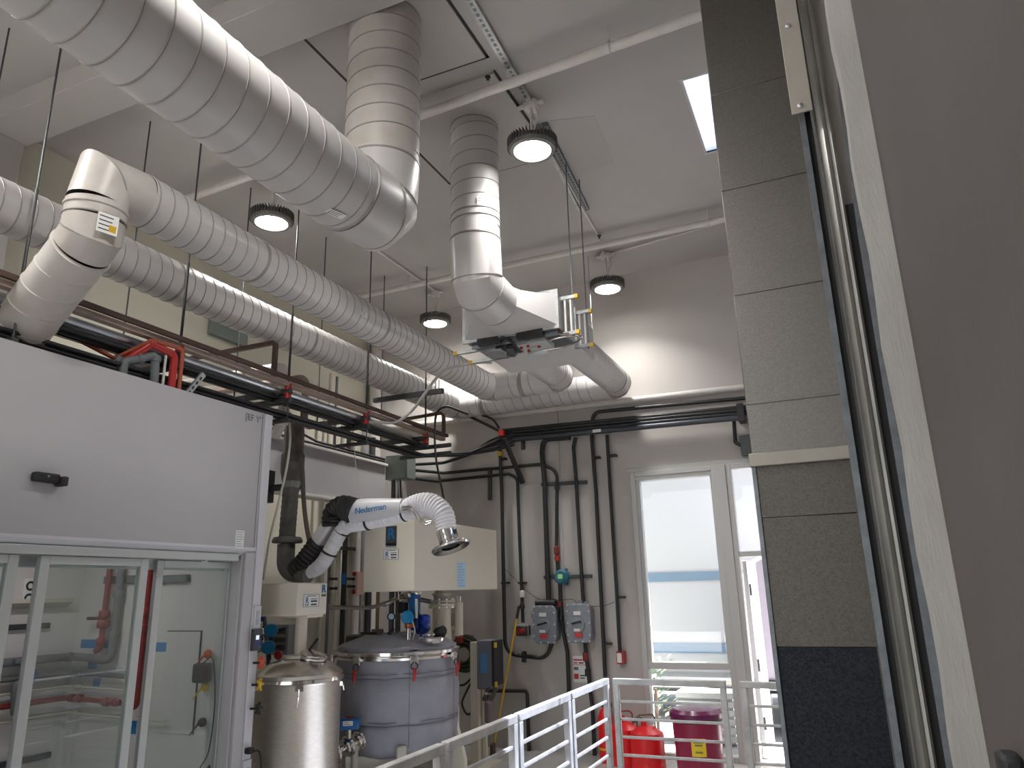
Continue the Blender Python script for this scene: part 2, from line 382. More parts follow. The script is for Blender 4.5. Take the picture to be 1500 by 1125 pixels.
k = T('crate', 'pale grey slotted crate outside behind the low window pane', 'crate', (-1.7,9.2,0))
b = MB()
for i in range(6): b.box(-2.0,-1.35,9.1,9.5,.02+i*.09,.08+i*.09)
b.build('slatted_side', ALU, k); MB().box(-1.98,-1.37,9.14,9.46,0,.5).build('body', TRAILER, k)
pl = T('shrub', 'small green shrub outside at the foot of the window', 'plant', (-2.35,9.6,0))
b = MB()
for i in range(90):
    a = random.uniform(0, 2*PI); rr = random.uniform(.02,.22); z = random.uniform(.15,.85); p = V((-2.35+rr*math.cos(a), 9.6+rr*math.sin(a), z)); d = V((math.cos(a), math.sin(a), .6)).normalized()*.09; s_ = V((-math.sin(a), math.cos(a), 0))*.025
    b.add([p, p+d*.5+s_, p+d, p+d*.5-s_], [(0,1,2,3)])
b.build('foliage', mat('leaf_green', (.10,.17,.09), .6), pl); MB().cyl((-2.35,9.6,-.02),(-2.35,9.6,.5),.02,8).build('stem', RUST, pl)
ib = T('plastic_tank', 'lilac white plastic tank seen through the open door', 'tank', (-.75,9.9,0))
b = MB(); b.prism([(-1.30,.6),(-1.30,1.45),(-1.15,1.95),(-.95,2.05),(.1,2.05),(.1,.6)], 'y', 9.7, 10.7); b.build('tank_body', IBC, ib, bevel=.05, bseg=3)
MB().box(-1.32,.12,9.66,10.72,.5,.6).box(-1.30,-1.1,9.68,10.7,-.02,.5).box(-.1,.1,9.68,10.7,-.02,.5).build('skid', GALV, ib, bevel=.01)
MB().lathe([(.12,0),(.12,.07),(.1,.09)],(-.85,10.1,2.05)).build('filler_cap', TRAILER, ib)
dl = T('door_leaf', 'grey metal door leaf swung open outside the doorway', 'door', (wx2+.07, BY+.14, 0))
MB().box(wx2+.055, wx2+.10, BY+.14, BY+.98, .03, 1.95).build('leaf', mat('grey_door_paint', (.33,.33,.36), .5), dl, bevel=.004)
for z in (.35, .9, 1.65): MB().cyl((wx2+.11,BY+.15,z-.06),(wx2+.11,BY+.15,z+.06),.012,10).build('hinge', CHARC, dl)

# ------------------------------------------------------------------ ceiling fittings
def patchp(pts, m, nm, lab, z=CZ):
    return tag(MB().prism(pts, 'z', z-.003, z).build(nm, m), lab, 'paint patch')
patchp([(-1.40,5.05),(-1.45,5.80),(-1.85,5.86),(-1.98,5.35),(-1.75,4.95)], PATCH, 'ceiling_patch', 'darker repainted patch on ceiling right of the lamp over the risers')
for (x0,x1,y0,y1,lab,gaps) in ((-2.96,-1.88,3.24,4.06,'flat ceiling access panel around the fat duct riser','lf'),(-2.96,-1.9,4.2,5.45,'flat ceiling access panel around the thinner duct riser','lb')):
    t = T('ceiling_panel', lab, 'panel', (x0,y0,CZ))
    MB().box(x0+.03, x1-.015, y0+.01, y1-.03, CZ-.022, CZ).build('board', mat('panel_paint', (.42,.40,.38), .75, noise=.06, nscale=2), t)
    g = MB(); g.box(x0-.005, x0+.03, y0, y1, CZ-.006, CZ)
    g.box(x0, x1, y1-.03, y1, CZ-.006, CZ); g.box(x1-.015, x1, y0, y1, CZ-.006, CZ)
    g.build('dark_gap', RUB, t)
def sticker(p, right, up, w, h, name='label_sticker', parent=None, m=None, rows=3, ink=None, blk=None):
    """paper sticker with print lines"""
    R, U = V(right).normalized(), V(up).normalized(); N = R.cross(U); p = V(p); Rm = Matrix((R, U, N)).transposed()
    mb = MB(); mb.cb(p + N*.0008, (w, h, .0012), Rm, 0)
    for i in range(rows):
        y = h*.5 - h*(i+.8)/(rows+.6); L = w*random.uniform(.45, .8)
        mb.cb(p + N*.0016 + U*y + R*(-w*.42+L/2), (L, h*.22/rows, .0008), Rm, 1)
    if blk: mb.cb(p + N*.0017 + R*w*.25 - U*h*.2, (w*.34, h*.34, .0008), Rm, 2)
    return mb.build(name, [m or PAPER, ink or INK, blk or INK], parent, smooth=0)

# sprinkler mains, strut, little fittings
def pipe_thing(name, label, cat, pts, r, m, seg=12, R=.06, group=None, clips=None, clipm=None, n=6):
    pts = arc(pts, R, n) if len(pts) > 2 else pts
    if clips:
        t = T(name, label, cat, tuple(V(pts[0])), group)
        MB().tube(pts, r, seg).build('pipe', m, t)
        for c_, ax in clips: 
            MB().lathe([(r*1.35,-.012),(r*1.35,.012)], c_, ax, 14).build('clamp', clipm or m, t)
        return t
    return tag(MB().tube(pts, r, seg).build(name, m), label, cat, group)
z1 = 5.28
t = T('sprinkler_pipe', 'white sprinkler pipe under the ceiling nearest the camera', 'pipe', (-3, 4.2, z1))
MB().cyl((LX, 4.40, z1-.02), (RX, 4.10, z1), .036, 16).build('pipe', WPIPE, t)
for x in (-1.02, -3.6): 
    y_ = 4.40-.3*(x-LX)/(RX-LX)
    MB().tube([(x,y_,CZ),(x,y_,z1+.05)],.006,8).torus((x,y_,z1),(1,0,0),.042,.006,16,6).build('hanger', WPIPE, t)
t2 = T('sprinkler_pipe', 'white sprinkler pipe crossing the ceiling near the back wall', 'pipe', (-3, 7.0, z1))
MB().cyl((LX, 7.06, z1), (RX, 7.06, z1), .034, 16).build('pipe', WPIPE, t2)
for x in (-.83, -3.2, -4.4): MB().tube([(x,7.06,CZ),(x,7.06,z1+.05)],.006,8).torus((x,7.06,z1),(1,0,0),.040,.006,16,6).build('hanger', WPIPE, t2)
def sprk(x, y, par):
    t = MB().cyl((x,y,z1+.02),(x,y,z1+.075),.012,10).build('sprinkler_head', WPIPE, par); t['label'] = 'black upright sprinkler'
    MB().lathe([(.008,.075),(.012,.09),(.006,.10),(.022,.112),(.022,.118)],(x,y,z1),(0,0,1),12).build('deflector', BLK, t)
sprk(-1.97, 4.22, t); sprk(-1.99, 7.06, t2)
pipe_thing('lamp_conduit', 'thin white conduit running to the lamp nearest the back wall', 'conduit', [(-.55,7.30,CZ-.03),(-2.07,7.55,CZ-.03)], .012, WPIPE, 8)
pipe_thing('lamp_conduit', 'thin white conduit across ceiling toward the far left lamp', 'conduit', [(-4.34,4.7,CZ-.02),(-4.33,7.6,CZ-.02)], .012, WPIPE, 8)
pipe_thing('lamp_conduit', 'thin grey conduit on ceiling beside the channel strut beyond the big lamp', 'conduit', [(-1.86,4.7,CZ-.02),(-2.0,7.0,CZ-.02)], .012, WPIPE, 8)
t = T('channel_strut', 'long galvanised channel strut fixed along the ceiling beside the riser', 'strut', (-1.75,3,CZ))
def strut(mb, a, b, w=.041, h=.041, up=(0,0,1)):
    mb.bar(a, b, w, h, up=up)
    a = V(a); b = V(b); d = (b-a).normalized(); L = (b-a).length; n = int(L/.05); u = V(up)
    if abs(d.dot(u)) > .95: u = V((1,0,0))
    sd = d.cross(u).normalized(); uu = sd.cross(d).normalized()
    for i in range(n):
        c_ = a + d*(.025+i*.05)
        mb.bar(c_-d*.014, c_+d*.014, w*.35, h+.003, 1, up=uu) 
    return mb
strut(MB(), (-1.70,2.4,CZ-.022), (-1.80,4.6,CZ-.022), .06, .04).build('rail', [GALV, DARKG], t)
strut(MB(), (-1.80,4.95,CZ-.022), (-1.93,6.45,CZ-.022), .05, .04).build('rail', [DARKG, BLK], t)
MB().bar((-1.86,4.95,CZ-.03), (-2.0,6.4,CZ-.03), .025, .03).build('rail', GALV, t)

# ------------------------------------------------------------------ high bay lamps
def lamp(x, y, z, label, watt=1, box=True):
    t = T('high_bay_lamp', label, 'lamp', (x, y, z), None)
    MB().lathe([(.05,.085),(.11,.075),(.165,.045),(.185,.0),(.175,-.03),(.145,-.036),(.14,-.022),(.12,-.018)], (x,y,z), (0,0,1), 40).build('housing', LAMPB, t)
    f = MB()
    for i in range(44):
        a = 2*PI*i/44; c_, s_ = math.cos(a), math.sin(a); R = Matrix.Rotation(a, 3, 'Z')
        f.cb((x+c_*.165, y+s_*.165, z+.028), (.062, .005, .075), R)
    f.build('cooling_fin', LAMPB, t, smooth=0)
    MB().lathe([(.001,-.024),(.125,-.022),(.14,-.030),(.142,-.02)], (x,y,z), (0,0,1), 32).build('lens', LENS, t)
    MB().cyl((x,y,z+.06),(x,y,z+.13),.035,14).build('driver', LAMPB, t)
    MB().cyl((x,y,z+.1),(x,y,CZ-.06),.012,10).build('stem', WPIPE, t)
    j = MB().lathe([(.055,-.07),(.06,-.06),(.06,-.012),(.04,0)], (x,y,CZ), (0,0,1), 20).build('ceiling_box', WPIPE, t)
    MB().cyl((x-.11,y,CZ-.035),(x+.11,y,CZ-.035),.018,10).cyl((x,y-.1,CZ-.035),(x,y+.1,CZ-.035),.018,10).build('hub', WPIPE, j)
    MB().tube(crv([(x+.04,y,CZ-.07),(x+.055,y,CZ-.16),(x+.03,y,z+.2),(x+.02,y,z+.1)]),.009,8).build('cable', WPIPE, t)
    ld = bpy.data.lights.new('lamp_light', 'AREA'); ld.shape = 'DISK'; ld.size = .27; ld.energy = 21*watt; ld.spread = math.radians(125 if watt < 1.4 else 175); ld.color = (1,.965,.92)
    lo = bpy.data.objects.new('lamp_light', ld); COL.objects.link(lo); lo.location = (0,0,-.05); lo.parent = t
    return t
lamp(-1.80,4.65,5.0,'round high bay lamp hanging right of the two duct risers')
lamp(-2.07,7.55,5.0,'round high bay lamp in front of the back wall, right of the heater box', .72)
lamp(-4.35,7.62,5.0,'round high bay lamp farthest left toward the back corner')
lamp(-4.37,4.66,5.0,'round high bay lamp peeking out below the fat spiral duct')
lamp(-1.8,1.6,5.0,'unseen high bay lamp added as fill in the near half of the hall, right row', 1.5)  # from here on: out-of-view lamps added as fill light
lamp(-4.4,1.2,5.0,'unseen high bay lamp added as fill in the near half of the hall, left row', 1.6)
lamp(-1.8,-1.6,5.0,'unseen high bay lamp added as fill over the rear of the hall, right row', 1.5)
lamp(-4.4,-1.8,5.0,'unseen high bay lamp added as fill over the rear of the hall, left row', 1.6)

# ------------------------------------------------------------------ spiral ducts
def ring(mb, c, ax, R, w=.012, h=.008, mi=1): mb.lathe([(R-.001,-w),(R+h,-w*.5),(R+h,w*.5),(R-.001,w)], c, ax, 40, mi, cap=False)
def gored(mb, p0, c, p1, R, n=4, seg=40):
    """elbow: from p0 around corner c to p1"""
    pts = arc([p0, c, p1], (V(p0)-V(c)).length, n)[1:-1]
    pts = [V(p0)] + pts[1:-1] + [V(p1)]
    mb.tube(pts, R, seg, cap=False)
    for i in range(1, len(pts)-1):
        d = (pts[i+1]-pts[i-1]).normalized(); ring(mb, pts[i], d, R*1.012, .005, .004)
    return pts
DX, DY, DZ, DR = -2.35, 3.43, 3.93, .235
t = T('spiral_duct', 'fattest white spiral duct sweeping from upper left up into the ceiling', 'duct', (DX, DY, DZ))
b = MB(); b.tube([(DX,-2.5,DZ),(DX,DY-.36,DZ)], DR, 48, False); b.helix((DX,-2.5,DZ),(DX,DY-.36,DZ), DR, .133); b.build('straight_run', [DUCT, SEAM], t, smooth=20)
b = MB(); gored(b, (DX,DY-.36,DZ), (DX,DY,DZ), (DX,DY,DZ+.36), DR+.004, 3, 48); ring(b,(DX,DY-.36,DZ),(0,1,0),DR,.012,.009); ring(b,(DX,DY,DZ+.36),(0,0,1),DR); b.build('elbow', [DUCT, SEAM], t, smooth=20)
b = MB(); b.tube([(DX,DY,DZ+.36),(DX,DY,CZ+.02)], DR, 48, False); b.helix((DX,DY,DZ+.42),(DX,DY,CZ), DR, .133); ring(b,(DX,DY,CZ-.02),(0,0,1),DR,.014,.004); b.build('riser', [DUCTD, SEAM], t, smooth=20)
sticker((DX+.06,2.92,DZ-.232),(.3,1,0),(1,-.3,0.1),.11,.05,parent=t)
MB().disc((DX+.236*math.cos(-.35),1.27,DZ+.236*math.sin(-.35)),(1,0,-.36),.012).build('red_plug', DRED, t)
# second riser + heater box
HX, HY, HR, HZ = -2.35, 4.75, .195, 3.97
t = T('spiral_duct', 'thinner white riser duct dropping from ceiling into the heater box', 'duct', (HX, HY, HZ))
b = MB(); b.tube([(HX,HY,HZ+.40),(HX,HY,CZ+.02)], HR, 44, False); b.helix((HX,HY,HZ+.62),(HX,HY,CZ), HR, .128); b.helix((HX,HY,HZ+.5),(HX,HY,HZ+.62), HR, .06,.01,.006); ring(b,(HX,HY,CZ-.02),(0,0,1),HR,.014,.004); b.build('riser', [DUCT, SEAM], t, smooth=20)
b = MB(); gored(b, (HX,HY,HZ+.40),(HX,HY,HZ),(HX,HY+.34,HZ), HR+.004, 3, 44); ring(b,(HX,HY,HZ+.40),(0,0,1),HR); b.build('elbow', [DUCT, SEAM], t, smooth=20)
sticker((HX+.13,HY-.15,4.62),(.6,.5,0),(0,0,1),.07,.07,parent=t)
bx0, bx1, bz0, bz1, by0, by1 = -2.80, -1.93, 3.80, 4.12, 5.42, 6.42
t = T('duct_heater', 'white boxed duct heater with open wiring bay hanging from the ceiling', 'heater', (HX, 5.9, HZ))
b = MB(); n = 40; ys = HY+.34
circ = []; rect = []
for i in range(n):
    a = 2*PI*i/n; ca, sa = math.cos(a), math.sin(a); circ.append((HX+HR*ca, ys, HZ+HR*sa))
    k = 1/max(abs(ca)/((bx1-bx0)/2), abs(sa)/((bz1-bz0)/2)); rect.append(((bx0+bx1)/2+ca*k, by0, (bz0+bz1)/2+sa*k))
b.add(circ+rect, [(i,(i+1)%n,n+(i+1)%n,n+i) for i in range(n)]); b.build('transition', DUCT, t, smooth=12)
b = MB(); b.box(bx0-.015,bx1+.015,by0-.012,by0+.012,bz0-.015,bz1+.015); b.box(bx0-.012,bx1+.012,by0+.45,by0+.47,bz0-.012,bz1+.012); b.build('flange', GALV, t)
MB().box(bx0,bx1,by0,by0+.46,bz0,bz1).build('heater_casing', GALV, t, bevel=.004)
b = MB(); b.prism([(by0+.46,bz0),(by1,bz0-.02),(by1,bz1-.02),(by0+.46,bz1)],'x',bx0,bx1); b.build('outlet_plenum', DUCT, t, bevel=.004)
# wiring bay: open tray slung below the casing
b = MB(); b.box(bx0+.05,bx1-.02,by0+.05,by0+.42,bz0-.012,bz0).box(bx0+.05,bx1-.02,by0+.04,by0+.05,bz0-.06,bz0-.0); b.build('bay_tray', DARKG, t)
MB().box(bx0+.13,bx0+.33,by0-.02,by0+.03,bz0-.05,bz0+.012).build('dark_opening', RUB, t); MB().box(bx0+.50,bx0+.74,by0-.02,by0+.03,bz0-.05,bz0+.012).build('dark_opening', RUB, t)
MB().box(bx0+.10,bx0+.30,by0+.12,by0+.34,bz0-.075,bz0-.055).build('bay_plate', GALV, t, bevel=.004)
MB().box(bx0+.44,bx0+.72,by0+.10,by0+.32,bz0-.07,bz0-.03).build('terminal_board', ALU, t, bevel=.004)
for i,(x,y) in enumerate(((.47,.16),(.54,.14),(.62,.2),(.5,.26))): MB().cyl((bx0+x,by0+y,bz0-.085),(bx0+x,by0+y,bz0-.06),.014,10).build('red_button', RED, t)
MB().lathe([(.05,-.05),(.06,-.02),(.06,.02),(.03,.05)],(bx0+.37,by0+.2,bz0-.07),(1,.3,0),18).build('blower_motor', CHARC, t)
MB().lathe([(.03,-.10),(.035,-.05),(.035,.05),(.02,.10)],(bx0+.56,by0+.36,bz0-.07),(1,0,0),14).build('gas_valve', ALU, t)
MB().tube(crv([(bx0+.3,by0+.02,bz0-.05),(bx0+.38,by0-.02,bz0-.02),(bx0+.44,by0+.05,bz0-.06),(bx0+.42,by0+.25,bz0-.08)]),.012,8).build('black_hose', RUB, t)
for k in range(3): MB().tube(crv([(bx0+.55,by0+.1+k*.05,bz0-.05-k*.01),(bx0+.8,by0+.06+k*.05,bz0-.04),(bx1+.09+k*.012,by0+.14+k*.04,bz0-.035),(bx1+.10,by0+.28,bz0-.04),(bx1-.05,by0+.34,bz0-.06),(bx0+.6,by0+.33,bz0-.07)]),.008,8).build('loop_pipe', [STEEL,HOSE,STEEL][k], t)
MB().cyl((bx0+.3,by0+.06,bz0-.03),(bx1+.02,by0+.06,bz0-.02),.016,10).build('copper_rail', RUST, t)
for y in (by0+.1, by0+.4):
    MB().bar((bx0-.14,y,bz0-.05),(bx0+.25,y,bz0-.05),.03,.03).build('support_strut', GALV, t); MB().bar((bx0-.16,y,bz0-.05),(bx0-.12,y,bz0-.05),.034,.034).build('yellow_end_cap', YEL, t)
for y in (by0+.12, by0+.5):
    MB().bar((bx1,y,bz1-.03),(bx1+.13,y,bz1-.03),.03,.03).build('side_bracket', GALV, t); MB().bar((bx1-.02,y,bz0-.03),(bx1+.13,y,bz0-.03),.03,.03).build('side_bracket', GALV, t)
    for d in (.03,.08): MB().cyl((bx1+d,y,bz0-.04),(bx1+d,y,bz1-.02),.010,8).build('side_rod', WPIPE, t)
    for z in (bz1-.03, bz0-.03): MB().bar((bx1+.12,y,z),(bx1+.15,y,z),.034,.034).build('yellow_end_cap', YEL, t)
    tag(MB().cyl((bx1+.10,y,bz0-.06),(bx1+.10,y,CZ),.006,8).build('hanger_rod', DARKG), 'thin rod from ceiling to the heater box, '+('nearer' if y < by0+.2 else 'farther')+' of the pair', 'rod')
tag(MB().cyl((-2.28,7.55,3.96+.15),(-2.28,7.55,CZ),.004,6).build('hanger_wire', GALV),'thin wire from ceiling down to the rightmost duct bend','wire')
# twin supply ducts that leave the heater, turn left and run back toward the camera
SR, SZ = .155, 3.97
def loop_duct(label, xs, yb, xm, yend, tail=None):
    t = T('spiral_duct', label, 'duct', (xm, 5, SZ))
    e = .26
    b = MB(); b.tube([(xs,by1-.02,SZ-.02),(xs,yb-e,SZ)], SR, 36, False); b.helix((xs,by1,SZ-.01),(xs,yb-e,SZ), SR, .062,.004,.003,30); b.build('outlet_run', [DUCT,SEAM], t, smooth=20)
    b = MB(); gored(b,(xs,yb-e,SZ),(xs,yb,SZ),(xs-e,yb,SZ),SR+.003,5,36); b.build('elbow', [DUCT,SEAM], t, smooth=20)
    b = MB(); b.tube([(xs-e,yb,SZ),(xm+e,yb,SZ)],SR,36,False); b.helix((xs-e,yb,SZ),(xm+e,yb,SZ),SR,.12,.005,.003,30); ring(b,(xm+e+.18,yb,SZ),(1,0,0),SR,.03,.005); b.build('cross_run', [DUCT,SEAM], t, smooth=20)
    b = MB(); gored(b,(xm+e,yb,SZ),(xm,yb,SZ),(xm,yb-e,SZ),SR+.003,5,36); b.build('elbow', [DUCT,SEAM], t, smooth=20)
    b = MB(); b.tube([(xm,yb-e,SZ),(xm,yend,SZ)],SR,36,False); b.helix((xm,yb-e,SZ),(xm,yend,SZ),SR,.10,.005,.004,34); ring(b,(xm,5.1,SZ),(0,1,0),SR,.02,.004); ring(b,(xm,3.6,SZ),(0,1,0),SR,.015,.004); b.build('long_run', [DUCT,SEAM], t, smooth=20)
    return t
d1 = loop_duct('white spiral duct with the dusty elbow dropping behind the cabinet top', -2.62, 7.42, -3.52, 2.66)
e0 = V((-3.52,2.66,SZ)); cc = V((-3.52,2.42,SZ)); kk = V(P(135,345,X=-3.55)); ee = V(P(22,492,X=-4.28)); ee = kk + (ee-kk)*1.12
dn = (kk-cc).normalized(); dm = (ee-kk).normalized(); e1 = cc + dn*.16; k0 = kk - dn*.09; k1 = kk + dm*.10; DR2 = SR
b = MB(); gored(b, tuple(e0), tuple(cc), tuple(e1), DR2, 2, 36); b.tube([e1,k0], DR2, 36, False); ring(b,e1+dn*.03,dn,DR2,.01,.008,0); ring(b,k0,dn,DR2,.006,.005); b.build('dusty_elbow', [DUCTD,SEAM], d1, smooth=20)
b = MB(); gored(b, tuple(k0), tuple(kk), tuple(k1), DR2, 2, 36); b.build('lower_elbow', [DUCTD,SEAM], d1, smooth=20)
b = MB(); b.tube([k1,ee], DR2, 36, False); ring(b,k1+dm*.02,dm,DR2,.010,.008,0); b.helix(k1+dm*.08, ee, DR2, .15,.006,.005,36,0); b.build('drop', [DUCTD,SEAM], d1, smooth=20)
tv = (CAM-kk).normalized(); sd2 = (tv - dn*tv.dot(dn)).normalized(); rt2 = sd2.cross(-dn); sd2 = (sd2*.93 + rt2*-.37*(1 if rt2.x < 0 else -1)).normalized(); rr2 = (-dn).cross(sd2).normalized()
sticker(kk-dn*.03+sd2*(DR2+.012), rr2, -dn, .11, .11, parent=d1, blk=YEL, rows=4)
sticker(V((-3.52+.155*math.cos(-.2),4.72,SZ+.155*math.sin(-.2))), (0,1,0), (-math.sin(-.2)*-1*.2,0,1), .08, .07, parent=d1)
loop_duct('white spiral duct running lowest along the left wall', -2.13, 8.02, -4.30, -1.5)
d1.location  # keep
# ------------------------------------------------------------------ pipe rack with its rods
RXF, RXB, RZ = -4.08, -4.67, 3.39
ys = [2.42, 3.55, 4.68, 5.81, 6.94]
ordn = ['at the far left edge of the picture','above the red piping','above the cabinet corner','left of the plain grey strut','nearest the back corner']
for y, o in zip(ys, ordn):
    t = T('hanger_rod', 'threaded rod to near edge of pipe rack, '+o, 'rod', (RXF, y, RZ), 'rods holding the near edge of the pipe rack')
    MB().cyl((RXF,y,RZ-.12),(RXF,y,CZ),.0065,8).build('rod', CHARC, t); MB().cyl((RXF,y,RZ-.03),(RXF,y,4.05),.010,8).build('sleeve', BLK, t)
    t = T('hanger_rod', 'threaded rod to wall side of pipe rack, '+o, 'rod', (RXB, y, RZ), 'rods holding the wall side of the pipe rack')
    MB().cyl((RXB,y,RZ-.10),(RXB,y,CZ),.006,8).build('rod', CHARC, t)
# trapezes
trap = None
tl = ['hidden behind the slanting duct','beside the red piping','above the cabinet corner with red ends','in the middle of the rack with red ends','nearest the back corner with red ends']
for i, y in enumerate(ys):
    t = T('trapeze_hanger', 'cross struts under the pipe rack, '+tl[i], 'bracket', (RXF, y, RZ), 'trapeze hangers of the pipe rack')
    for z in (RZ-.04, RZ-.12):
        strut(MB(), (RXB-.10 if z > RZ-.1 else RXB+.2,y,z), (RXF+.03,y,z), .045, .045).build('cross_strut', [CHARC, BLK], t)
    if i < 4: strut(MB(), (RXB+.25,y,3.105), (RXF+.03,y,3.105), .04, .03).build('lower_strut', [CHARC, BLK], t); MB().cyl((RXF+.01,y,3.10),(RXF+.01,y,RZ-.1),.006,8).build('drop_rod', CHARC, t)
    for z in ((RZ+.0, RZ-.075) if i > 1 else (RZ-.0,)): MB().cyl((RXF,y,z-.028),(RXF,y,z+.022),.030,14).build('red_cap', RED, t)
    MB().box(RXB-.12,RXB-.08,y-.03,y+.03,RZ-.07,RZ-.01).build('red_end', DRED, t)
y0, y1 = .5, 7.35
def rackpipe(label, x, z, r, m, ya=y0, yb=y1, name='rack_pipe', sq=0):
    if sq: return tag(MB().bar((x,ya,z),(x,yb,z),r*2,sq*2).build(name, m), label, 'pipe')
    return tag(MB().cyl((x,ya,z),(x,yb,z),r,14).build(name, m), label, 'pipe')
rackpipe('dark brown top rail running along the near edge of the pipe rack', RXF+.05, RZ+.055, .016, RUST, sq=.016, name='rack_rail')
rackpipe('tan square pipe lying on the rack below the brown rail', RXF-.005, RZ+.02, .03, TAN, sq=.018)
rackpipe('dark brown rail along the wall side of the pipe rack', RXB, RZ+.06, .018, RUST, sq=.016, name='rack_rail')
rackpipe('second tan pipe on the rack, wall side', -4.45, RZ+.02, .026, TAN)
rackpipe('white insulated pipe lying in the middle of the rack', -4.3, RZ+.01, .03, WPIPE)
rackpipe('long bright silver pipe slung under the rack near edge', -4.16, 3.36, .030, SILV, yb=6.0)
rackpipe('grey pipe next to the silver one under the rack', -4.25, 3.34, .022, GREYP, yb=6.9)
for k,(x,z,l) in enumerate(((-4.17,3.303,'black conduit just under the silver pipe'),(-4.22,3.288,'black conduit, second one under the silver pipe'),(-4.34,3.34,'dark conduit along the middle of the rack underside'),(-4.5,3.41,'dark conduit along the wall side of the rack underside'))):
    rackpipe(l, x, z, .017, BLK if k != 2 else CHARC, yb=7.1)
rackpipe('thick charcoal pipe on the rack wall side', -4.6, 3.44, .03, CHARC, yb=6.2)
# lower conduit bank just above the cabinet, which swings over to the wall tray
tray = [V(p) for p in ((-3.62,8.08,3.55),)]
for k in range(5):
    z = 3.165 - .03*(k//3); x = -4.10-.042*(k%3)-.02*(k//3)
    pa = [(x, .8, z), (x, 6.95-.03*k, z), (x+.28, 7.5-.02*k, z+.08), (-3.66-.02*k, 8.04, 3.50-.035*k), (-3.52, 8.12-.0*k, 3.56-.035*k)]
    tag(MB().tube(arc(pa,.35,6), .014, 10).build('black_conduit', BLK), 'black conduit over the cabinet swinging to the back wall, '+['upper, room side','upper, middle','upper, wall side','lower, room side','lower, wall side'][k], 'conduit', 'conduits from rack to wall tray')
tag(MB().tube([(-4.36,1.5,3.18),(-4.36,4.95,3.18),(-4.6,5.15,3.12)], .045, 14).build('insulated_pipe', WPIPE), 'white lagged pipe just above the cabinet roof', 'pipe')
# brown square pipe loops and lagged pipes stepping over the rack
def loop(label, pts, w, m, name, R=.03):
    return tag(MB().tube(arc(pts, R, 3), w, 4, sq=1).build(name, m, smooth=30), label, 'pipe')
loop('dark brown square pipe bent over the rack left of the long strut', [(-5.74,4.52,3.74),(-4.10,4.52,3.74),(-4.10,4.52,3.44)], .024, RUST, 'square_pipe')
loop('dark brown square pipe loop at the corner end of the rack', [(-4.62,7.39,3.72),(-4.10,7.39,3.74),(-4.10,7.39,3.46),(-4.10,6.7,3.46)], .024, RUST, 'square_pipe', .05)
b = T('insulated_pipe', 'fat white lagged pipe stepping from the wall down behind the rack', 'pipe', (-4.4,5.0,3.6))
MB().tube(arc([(-5.74,4.95,3.68),(-4.35,4.95,3.68),(-4.35,4.95,3.15)],.09,5), .048, 16).build('lagging', WPIPE, b); ring_ = MB(); ring(ring_,(-4.8,4.95,3.68),(1,0,0),.049,.02,.004,0); ring_.build('band', TAN, b)
b2 = T('insulated_pipe', 'tan strapped pipe next to the fat lagged one behind the rack', 'pipe', (-4.3,5.1,3.6))
MB().tube(arc([(-5.74,5.14,3.62),(-4.28,5.14,3.62),(-4.28,5.14,3.2)],.08,5), .034, 14).build('lagging', TAN, b2); MB().cyl((-4.28,5.14,3.3),(-4.28,5.14,3.36),.037,12).build('band', CHARC, b2)
a_ = P(548,587,Y=6.6); c_ = P(649,578,Y=6.6)
t = T('cross_strut', 'long grey channel strut hanging alone in front of the lower duct', 'strut', tuple(a_))
strut(MB(), a_, (c_.x, a_.y, a_.z), .045, .05).build('channel', [CHARC, BLK], t); 
for dx in (.05,.09): MB().cyl((c_.x-dx,a_.y,a_.z),(c_.x-dx,a_.y,a_.z+.13),.006,8).build('stub_rod', GALV, t)
for dz in (0,-.09):
    a_ = P(600,665,X=-4.45); tag(strut(MB(), (-4.5,7.1,3.28+dz), (-3.85,7.1,3.28+dz), .04,.04).build('cross_strut', [CHARC, BLK]), ('upper' if dz == 0 else 'lower')+' short strut sticking out at corner end of the rack', 'strut')
# red, grey and brown pipes that climb over from rack to cabinet
FX = -4.10
def up(label, pts, r, m, name, R=.05, fit=()):
    t = T(name, label, 'pipe', tuple(V(pts[-1])))
    MB().tube(arc(pts, R, 5), r, 14).build('pipe', m, t)
    for c_, ax, k in fit: MB().lathe([(r*k,-.022),(r*(k+.12),-.018),(r*(k+.12),.018),(r*k,.022)], c_, ax, 14).build('fitting', m, t)
    return t
q = lambda x, y, X: tuple(P(x, y, X=X))
up('red pipe hooping over the front of the rack into the cabinet roof', [q(20,480,-4.3), q(150,545,-4.3), q(186,527,-4.12), q(222,504,-4.04), q(256,520,-4.04), (q(256,520,-4.04)[0], q(256,520,-4.04)[1], 3.06)], .026, RED, 'red_pipe', .04, [(q(160,543,-4.25),(0,1,0),1.1),(q(222,504,-4.04),(0,1,0),1.08)])
up('thin orange red pipe hooping beside the red one', [q(60,470,-4.3), q(168,525,-4.2), q(224,498,-4.02), q(268,512,-4.02), (q(268,512,-4.02)[0], q(268,512,-4.02)[1], 3.06)], .014, ORR, 'orange_red_pipe', .03)
up('grey plastic pipe with elbows dropping into the cabinet roof', [q(178,560,-4.1)[:2]+(3.06,), q(182,530,-4.1), q(228,520,-4.06), q(226,560,-4.06)[:2]+(3.06,)], .028, GREYP, 'grey_pipe', .02, [(q(228,526,-4.06),(0,0,1),1.1),(q(205,525,-4.08),(0,1,0),1.1)])
up('grey pipe at the left of the grey hoop on the cabinet roof', [q(174,535,-4.14)[:2]+(3.06,), q(174,525,-4.14), q(172,522,-4.5)], .02, GREYP, 'grey_pipe', .02)
up('thin cream pipe rising between grey and red pipes', [q(243,520,-4.05)[:2]+(3.06,), q(243,520,-4.05)], .009, WPIPE, 'cream_pipe', .02)
